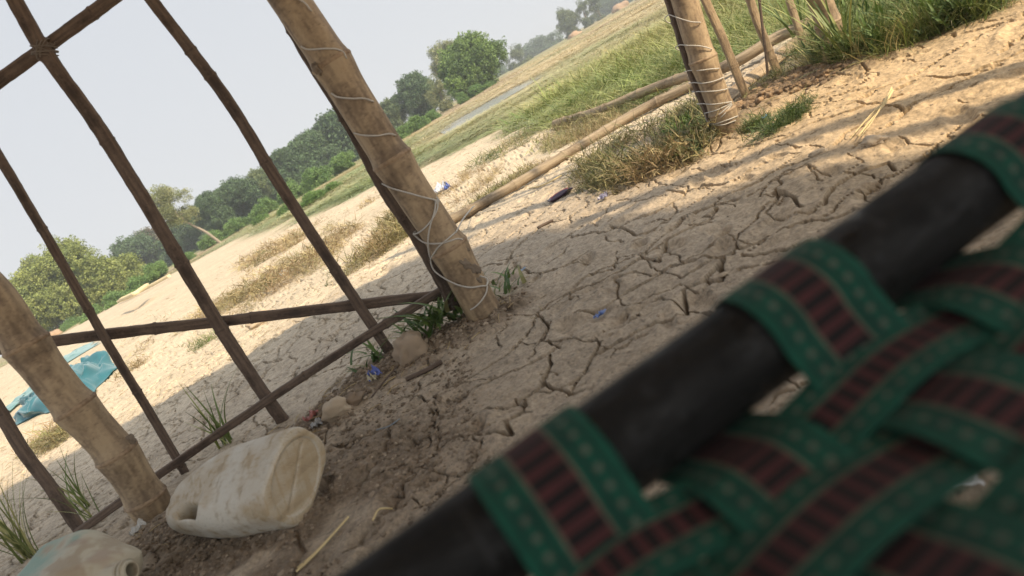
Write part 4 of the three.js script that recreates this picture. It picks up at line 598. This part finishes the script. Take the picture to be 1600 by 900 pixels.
litter('white and blue crumpled plastic bag on the sand right of the middle post', [691, 301], 0.13, 0.08, 0.06, 0.4, [0.42, 0.46, 0.55], 4, { name: 'plastic_bag', cat: 'plastic bag' });
litter('blue scrap at the right end of the white plastic bag', [701, 298], 0.05, 0.06, 0.06, 0.9, [0.10, 0.17, 0.5], 41);
litter('small bluish foil scrap in the striped shade before the grass clump', [944, 312], 0.045, 0.03, 0.02, 0.3, [0.2, 0.2, 0.3], 5, { name: 'foil_scrap', cat: 'foil scrap' });
litter('tiny bright blue scrap in the weeds right of the corded post', [1197, 189], 0.035, 0.02, 0.018, 0.1, [0.10, 0.28, 0.5], 6);
litter('white scraps in the dark soil between the two jerrycans', [217, 828], 0.05, 0.03, 0.02, 0.8, [0.5, 0.5, 0.48], 7, { name: 'paper_scrap', cat: 'paper scrap' });
litter('white paper scrap on the ground seen through the cot webbing', [1492, 757], 0.05, 0.03, 0.01, -0.35, [0.62, 0.64, 0.66], 8, { name: 'paper_scrap', cat: 'paper scrap' });
litter('faded blue scrap by the weed at the right of the middle post', [815, 420], 0.04, 0.02, 0.008, 0.7, [0.25, 0.32, 0.42], 9);
{ // dark sachet with a red stripe
  const p = onGround(876, 306), t = thing('sachet', 'dark purple sachet with a red stripe on the sand before the grass clump', 'sachet', V(p.x, gh(p.x, p.z) + 0.012, p.z)); t.rotation.y = 0.15;
  const s = new THREE.BoxGeometry(0.125, 0.022, 0.05, 12, 2, 6), q = s.attributes.position; for (let i = 0; i < q.count; i++) { const x = q.getX(i) / 0.0625, z = q.getZ(i) / 0.025; q.setY(i, q.getY(i) * (1.15 - 0.9 * Math.max(Math.abs(x), Math.abs(z)) ** 4) + 0.006 * vn(x * 3, z * 2, 4)); } s.computeVertexNormals();
  part('pouch', s, std(0.05, 0.03, 0.06, { roughness: 0.35 }), t); const b = s.clone().scale(0.8, 0.6, 0.22).translate(0, 0.0078, 0.004); part('stripe', b, std(0.42, 0.05, 0.06, { roughness: 0.4 }), t);
}
{ // teal net: a heap and a spread-out length
  const net = new THREE.MeshPhysicalMaterial({ color: new THREE.Color().setRGB(0.014, 0.15, 0.20), roughness: 0.8, side: THREE.DoubleSide, transmission: 0.3, thickness: 0 });
  const sheet = (pts, rows, hfn, seed) => { const n = 110, m = 44, pos = [], idx = []; for (let i = 0; i <= n; i++) for (let j = 0; j <= m; j++) { const u = i / n, v = j / m, k = Math.min(pts.length - 2, Math.floor(u * (pts.length - 1))), f = u * (pts.length - 1) - k, a = pts[k][0].clone().lerp(pts[k + 1][0], f), b = pts[k][1].clone().lerp(pts[k + 1][1], f), p = a.lerp(b, v); const e = Math.min(u, 1 - u, v, 1 - v), jx = (vn(u * 9, v * 9, seed) - 0.5) * 0.22, jz = (vn(u * 9 + 20, v * 9, seed) - 0.5) * 0.22; pos.push(p.x + jx, gh(p.x, p.z) + 0.012 + hfn(u, v, e), p.z + jz); } for (let i = 0; i < n; i++) for (let j = 0; j < m; j++) { const a = i * (m + 1) + j; idx.push(a, a + 1, a + m + 1, a + 1, a + m + 2, a + m + 1); } const g = new THREE.BufferGeometry(); g.setAttribute('position', new THREE.Float32BufferAttribute(pos, 3)); g.setIndex(idx); g.computeVertexNormals(); return g; };
  const G = (x, y) => onGround(x, y);
  single('net', sheet([[G(15, 668), G(30, 640)], [G(60, 655), G(70, 612)], [G(110, 632), G(110, 590)], [G(150, 610), G(140, 575)], [G(185, 578), G(165, 566)]], 0, (u, v, e) => ss(0, 0.25, e) * (0.03 + 0.085 * Math.sin(Math.PI * v) * (0.5 + ss(0.3, 0.8, u))) * (0.6 + 0.9 * Math.abs(fbm(u * 5 + v * 2, v * 4, 3, 90) - 0.2)) + ss(0, 0.1, e) * 0.07 * Math.abs(Math.sin(u * 26 + v * 7 + 7 * vn(u * 5, v * 5, 92))) + 0.09 * ss(0, 0.1, e) * Math.abs(fbm(u * 18 + v * 3, v * 9, 3, 94) - 0.45), 93), net, 'crumpled heap of teal net on the sand behind the bent bamboo post', 'net');
  single('net', sheet([[G(-40, 690), G(-30, 668)], [G(12, 648), G(30, 622)], [G(60, 608), G(75, 588)], [G(98, 572), G(105, 556)], [G(155, 540), G(150, 533)]], 0, (u, v, e) => ss(0, 0.15, e) * (0.02 + 0.08 * Math.abs(fbm(u * 14, v * 5, 3, 96) - 0.35)), 97), new THREE.MeshPhysicalMaterial({ color: new THREE.Color().setRGB(0.10, 0.27, 0.29), roughness: 0.85, side: THREE.DoubleSide, transmission: 0.3, thickness: 0 }), 'flat spread length of faded teal net behind the heap', 'net');
}

// ---------- trees and bushes ----------
function clumpGeo(seed, n, leaf) { const r = rng(seed), pos = [], nor = [], idx = []; for (let i = 0; i < n; i++) { const d = V(r() - 0.5, r() - 0.5, r() - 0.5).normalize(), c = d.clone().multiplyScalar(Math.cbrt(r())), a = V(r() - 0.5, r() - 0.5, r() - 0.5).normalize(), u = a.clone().cross(V(r(), r(), r())).normalize(), w = a.clone().cross(u), s = leaf * (0.6 + 0.8 * r()), k = pos.length / 3;
    for (const [p, q] of [[-1, 0], [0, -0.55], [1, 0], [0, 0.55]]) { pos.push(c.x + (u.x * p + w.x * q) * s, c.y + (u.y * p + w.y * q) * s, c.z + (u.z * p + w.z * q) * s); const nn = d.clone().multiplyScalar(0.7).add(a.clone().multiplyScalar(a.dot(d) < 0 ? -0.6 : 0.6)).normalize(); nor.push(nn.x, nn.y, nn.z); } idx.push(k, k + 1, k + 2, k, k + 2, k + 3); }
  const g = new THREE.BufferGeometry(); g.setAttribute('position', new THREE.Float32BufferAttribute(pos, 3)); g.setIndex(idx); const q = g.toNonIndexed(); q.computeVertexNormals(); return q; }
const CLUMP = [clumpGeo(1, 40, 0.24), clumpGeo(2, 22, 0.24)];
M.bark = std(0.16, 0.125, 0.09, { roughness: 1 }); M.barkPale = std(0.27, 0.235, 0.185, { roughness: 1 });
// px: the tip of the crown; w, h: its size in the photograph in pixels; Z: how far
function tree(name, label, px, Z, w, h, colA, colB, seed, o = {}) {
  const k = Z / 1120, W = w * k / 2, Hc = h * k, top = onPlane(px[0], px[1], -Z), r = rng(seed), ground = gh(top.x, -Z), H = top.y - ground, base = V(top.x + (o.shift ?? 0) * k, ground, -Z), t = thing(name, label, o.cat ?? 'tree', base, o.group);
  const cy = H - Hc / 2, dep = Math.min(W, Hc) * 0.85 + W * 0.15, blobs = [], nb = Math.round((o.blobs ?? 13) * 1.5); const sx = -(o.shift ?? 0) * k;
  for (let i = 0; i < nb; i++) { const a = r() * 6.283, e = (r() - 0.5) * 2, q = Math.sqrt(1 - e * e) * (0.35 + 0.65 * r()), s = (0.20 + 0.21 * r()) * (o.loose ? 0.75 : 1); blobs.push([sx * (0.5 + 0.5 * (e + 1) / 2) + Math.cos(a) * q * W * 0.84, cy + e * Hc * 0.36, Math.sin(a) * q * dep * 0.8, W * s * 1.15, Math.min(Hc * 0.34, W * s), 0.6 + 0.8 * r()]); }
  blobs.push([sx, H - Hc * 0.22, 0, W * 0.4, Hc * 0.22, 1.1]);
  const n = Math.round((o.n ?? 1500) * 1.6), im = new THREE.InstancedMesh(CLUMP[o.loose ? 1 : 0], M.leaf, n), m = new THREE.Matrix4(), qt = new THREE.Quaternion(), cs = 0.82 * (o.clump ?? 0.16) * Math.min(W, Hc * 0.8);
  for (let i = 0; i < n; i++) { const b = blobs[Math.floor(r() * blobs.length)], d = V(r() - 0.5, r() - 0.42, r() - 0.5).normalize(), q = r() < 0.07 ? 1 + 0.4 * r() : 0.5 + 0.58 * Math.pow(r(), 0.6); const s = cs * (0.5 + 0.8 * r()); const y = Math.max(cs * 0.4, b[1] + d.y * b[4] * q); m.compose(V(b[0] + d.x * b[3] * q, y, b[2] + d.z * b[3] * q), qt.setFromEuler(new THREE.Euler(r() * 6, r() * 6, r() * 6)), V(s, s * 0.85, s)); im.setMatrixAt(i, m); im.setColorAt(i, tint(colA, colB, cl(r() * 0.6 + (b[5] - 0.6) * 0.6), 0.7 + 0.5 * r())); }
  im.name = 'crown'; im.userData.kind = 'stuff'; im.castShadow = im.receiveShadow = true; t.add(im);
  if (!o.bush) { const tr = Math.max(0.04, H * 0.022), g = [], hub = V(sx * 0.6, Math.max(H - Hc, H * 0.25) + Hc * 0.15, 0), mat = o.bark ?? M.bark, pts = [V(0, -0.2, 0), V(hub.x * 0.45 + tr * 0.5, hub.y * 0.5, tr), hub, V(sx, H - Hc * 0.25, 0)];
    g.push(sweep(pts, (a, s, l) => { const q = tr * (1 - 0.8 * s / l); return [Math.cos(a) * q, Math.sin(a) * q]; }, { round: 8, step: H / 24 }));
    for (let i = 0; i < Math.min(8, blobs.length); i++) { const b = blobs[i], s0 = hub.clone().lerp(pts[3], 0.1 * i % 0.7); g.push(sweep([s0, V(mix(s0.x, b[0], 0.5), mix(s0.y, b[1], 0.6), mix(s0.z, b[2], 0.5)), V(b[0], b[1], b[2])], (a, s, l) => { const q = tr * 0.45 * (1 - 0.8 * s / l); return [Math.cos(a) * q, Math.sin(a) * q]; }, { round: 6, step: H / 14 })); }
    part('trunk', mergeGeometries(g), mat, t); }
  else { const g = []; for (let i = 0; i < 6; i++) { const b = blobs[i % blobs.length]; g.push(tube([V(b[0] * 0.2, -0.05, b[2] * 0.2), V(b[0] * 0.7, b[1] * 0.5, b[2] * 0.6), V(b[0], b[1], b[2])], 0.012 * Z / 30, H / 6, 5)); } part('stem', mergeGeometries(g), M.bark, t); }
  return t;
}
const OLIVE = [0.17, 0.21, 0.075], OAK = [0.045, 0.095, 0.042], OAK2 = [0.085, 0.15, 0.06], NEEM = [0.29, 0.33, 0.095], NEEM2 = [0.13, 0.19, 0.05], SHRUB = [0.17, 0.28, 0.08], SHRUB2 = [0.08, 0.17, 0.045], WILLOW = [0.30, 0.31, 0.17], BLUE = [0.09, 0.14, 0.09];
const WOOD = 'trees of the far wood', HAZY = 'hazy trees on the far right skyline', BUSH = 'green bushes along the edge of the sand';
tree('tree', 'big light green tree at the left edge, seen behind the bent post', [84, 380], 55, 126, 124, NEEM2, NEEM, 101, { n: 2600, clump: 0.13, blobs: 20 });
tree('tree', 'lower light green tree leaning out at the far left edge', [28, 432], 53, 92, 92, NEEM2, NEEM, 102, { n: 1700, blobs: 14 });
tree('tree', 'light green tree half hidden behind the thin slat', [160, 410], 57, 95, 92, NEEM2, NEEM, 103, { n: 1700, blobs: 14 });
tree('tree', 'dark wood tree right behind the light green trees on the left', [190, 380], 95, 90, 90, OAK, OAK2, 104, { group: WOOD, n: 1500 });
tree('tree', 'dark wood tree with reddish brown crown, left of the widest slat', [222, 362], 100, 70, 85, OAK, [0.20, 0.14, 0.10], 105, { group: WOOD });
tree('tree', 'dark wood tree half behind the widest slat', [262, 352], 95, 80, 90, OAK, OAK2, 106, { group: WOOD });
tree('tree', 'low dark wood tree at the left edge under the light green trees', [60, 470], 80, 120, 45, OAK, OAK2, 107, { group: WOOD });
tree('tree', 'thin sparse tree with pale leaning trunk between two slats', [234, 292], 46, 78, 84, WILLOW, OLIVE, 108, { n: 760, loose: true, bark: M.barkPale, shift: 42, blobs: 18, clump: 0.13 });
tree('tree', 'dark tree right of the thin leaning one', [318, 304], 70, 70, 75, OAK, OAK2, 109, { group: WOOD });
tree('tree', 'dark rounded tree left of the straight slat', [356, 286], 72, 80, 75, OAK, OAK2, 110, { group: WOOD });
tree('tree', 'dark tree crossed by the straight slat', [396, 268], 74, 70, 72, OAK2, OLIVE, 111, { group: WOOD });
tree('tree', 'dark tree just right of the straight slat', [432, 238], 72, 80, 80, OAK, OAK2, 112, { group: WOOD });
tree('tree', 'broad dark tree between the straight slat and the middle post', [470, 212], 74, 90, 95, OAK, OAK2, 113, { group: WOOD, n: 2000 });
tree('tree', 'tallest domed dark tree left of the middle post', [516, 182], 76, 110, 100, OAK, OAK2, 114, { group: WOOD, n: 2400, blobs: 16 });
tree('tree', 'dark tree partly behind the middle post', [560, 186], 78, 80, 75, OAK, OAK2, 115, { group: WOOD });
tree('tree', 'dark round tree just right of the middle post', [630, 120], 80, 72, 78, OAK, OAK2, 116, { n: 1800 });
tree('tree', 'lower dark tree touching the right side of the middle post', [600, 158], 79, 52, 62, OAK, OLIVE, 117, { n: 1200 });
tree('tree', 'pale thin willowy tree between the dark round tree and the bright one', [672, 118], 70, 50, 66, WILLOW, OLIVE, 118, { n: 600, loose: true, bark: M.barkPale });
tree('tree', 'bright green spreading tree standing alone on the skyline', [716, 70], 62, 112, 84, [0.06, 0.13, 0.035], [0.18, 0.28, 0.065], 119, { n: 2600, blobs: 18, clump: 0.13, shift: -6 });
tree('tree', 'pale thin crown showing behind the top of the bright green tree', [683, 66], 92, 70, 60, WILLOW, OLIVE, 120, { n: 700, loose: true });
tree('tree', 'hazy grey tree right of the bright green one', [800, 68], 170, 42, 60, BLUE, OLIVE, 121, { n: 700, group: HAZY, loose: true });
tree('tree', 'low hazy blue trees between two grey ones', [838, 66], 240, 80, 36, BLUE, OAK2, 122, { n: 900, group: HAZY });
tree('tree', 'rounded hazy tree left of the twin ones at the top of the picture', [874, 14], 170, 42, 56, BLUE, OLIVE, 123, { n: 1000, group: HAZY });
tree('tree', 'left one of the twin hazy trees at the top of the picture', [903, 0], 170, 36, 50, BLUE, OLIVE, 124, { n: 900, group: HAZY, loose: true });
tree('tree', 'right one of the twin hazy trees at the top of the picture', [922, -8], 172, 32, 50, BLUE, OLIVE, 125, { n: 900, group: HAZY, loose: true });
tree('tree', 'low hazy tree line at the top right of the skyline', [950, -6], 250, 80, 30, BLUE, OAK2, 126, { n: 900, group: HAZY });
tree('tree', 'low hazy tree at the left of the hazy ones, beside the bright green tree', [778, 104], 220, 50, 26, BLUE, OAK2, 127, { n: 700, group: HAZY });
[[172, 458, 40, 44, 46, 'bush left of the pale planks under the light green trees'], [205, 436, 40, 50, 46, 'bush touching the far end of the pale planks'], [140, 482, 42, 44, 42, 'bush nearest to the thin slat, left of the planks'], [231, 416, 41, 40, 34, 'small rounded bush right above the pale planks'],
  [285, 400, 46, 40, 22, 'low bush between the widest slat and the leaning trunk'], [330, 365, 52, 50, 30, 'bush right of the leaning trunk'], [362, 345, 52, 46, 30, 'bush under the dark rounded tree'], [405, 318, 50, 52, 30, 'bush right behind the straight slat'],
  [448, 290, 46, 50, 28, 'bush at the right of the straight slat'], [490, 268, 44, 56, 30, 'bush under the tallest domed tree'], [528, 246, 46, 50, 28, 'bush at the left side of the middle post'], [622, 200, 44, 30, 28, 'bush at the right side of the middle post'],
  [648, 184, 46, 40, 28, 'bush before the lower dark tree'], [670, 176, 50, 30, 22, 'bush before the pale willowy tree'], [718, 146, 54, 24, 20, 'bush before the bright green tree trunk, on the left'], [740, 136, 56, 30, 20, 'bush before the bright green tree trunk, on the right'], [758, 128, 60, 24, 18, 'last small bush right of the bright green tree'], [105, 505, 50, 50, 22, 'yellowish low bush left of the thin slat foot'],
  [482, 303, 21, 46, 22, 'broad leafy bush on the near sand edge right of the straight slat'], [516, 288, 22, 40, 22, 'broad leafy bush on the near sand edge left of the middle post'], [440, 326, 26, 44, 22, 'leafy bush on the sand edge touching the straight slat on its right'], [404, 340, 34, 34, 18, 'leafy bush on the sand edge left of the straight slat']]
  .forEach(([x, y, Z, w, h, l], i) => tree('bush', 'green ' + l, [x, y], Z, w, h, SHRUB2, SHRUB, 200 + i, { bush: true, n: 520, cat: 'bush', clump: 0.2, blobs: 8, group: BUSH }));
[[276, 336, 90, 74, 84, 'dark wood tree behind the leaning pale trunk'], [300, 322, 86, 66, 80, 'dark wood tree filling the gap right of the leaning pale trunk'], [340, 297, 84, 70, 80, 'dark wood tree second from the leaning pale trunk, farther back'], [376, 279, 86, 76, 84, 'dark wood tree just left of the straight slat, farther back'], [416, 254, 86, 74, 84, 'dark wood tree just right of the straight slat, farther back'], [452, 226, 88, 80, 90, 'dark wood tree between the two broad ones left of the middle post, farther back'], [494, 194, 90, 84, 100, 'dark wood tree behind the tallest domed one'], [544, 184, 90, 80, 96, 'dark wood tree farther back touching the left edge of the middle post'], [586, 172, 92, 70, 80, 'dark wood tree half hidden by the right edge of the middle post'], [648, 136, 90, 60, 60, 'dark tree peeping out behind the dark round tree'], [240, 366, 104, 90, 70, 'low dark wood tree filling the gap behind the widest slat'], [40, 408, 62, 90, 90, 'light green tree behind the leaning one at the far left edge']]
  .forEach(([x, y, Z, w, h, l], i) => tree('tree', l, [x, y], Z, w, h, i === 11 ? NEEM2 : OAK, i === 11 ? NEEM : OAK2, 400 + i, { group: WOOD, n: 1100 }));
// heaps of reddish earth far off
[[70, 517, 48, 40, 15, 'reddish earth heap at the left edge under the trees'], [968, 10, 150, 34, 13, 'orange earth heap at the top of the picture right of the hazy trees'], [896, 52, 120, 26, 9, 'small orange earth heap below the twin hazy trees'], [1005, -6, 150, 30, 10, 'orange earth heap at the very top edge']].forEach(([x, y, Z, w, h, l], i) => { const p = onPlane(x, y, -Z), k = Z / 1120; const m = single('earth_heap', rock(300 + i, w * k / 2.3, h * k * 0.75, w * k / 2.4, 0.35, 4), std(0.36, 0.25, 0.165, { roughness: 1 }), l, 'earth heap'); m.position.set(p.x, gh(p.x, -Z), -Z); });

scene.updateMatrixWorld(true);
renderer.render(scene, camera);
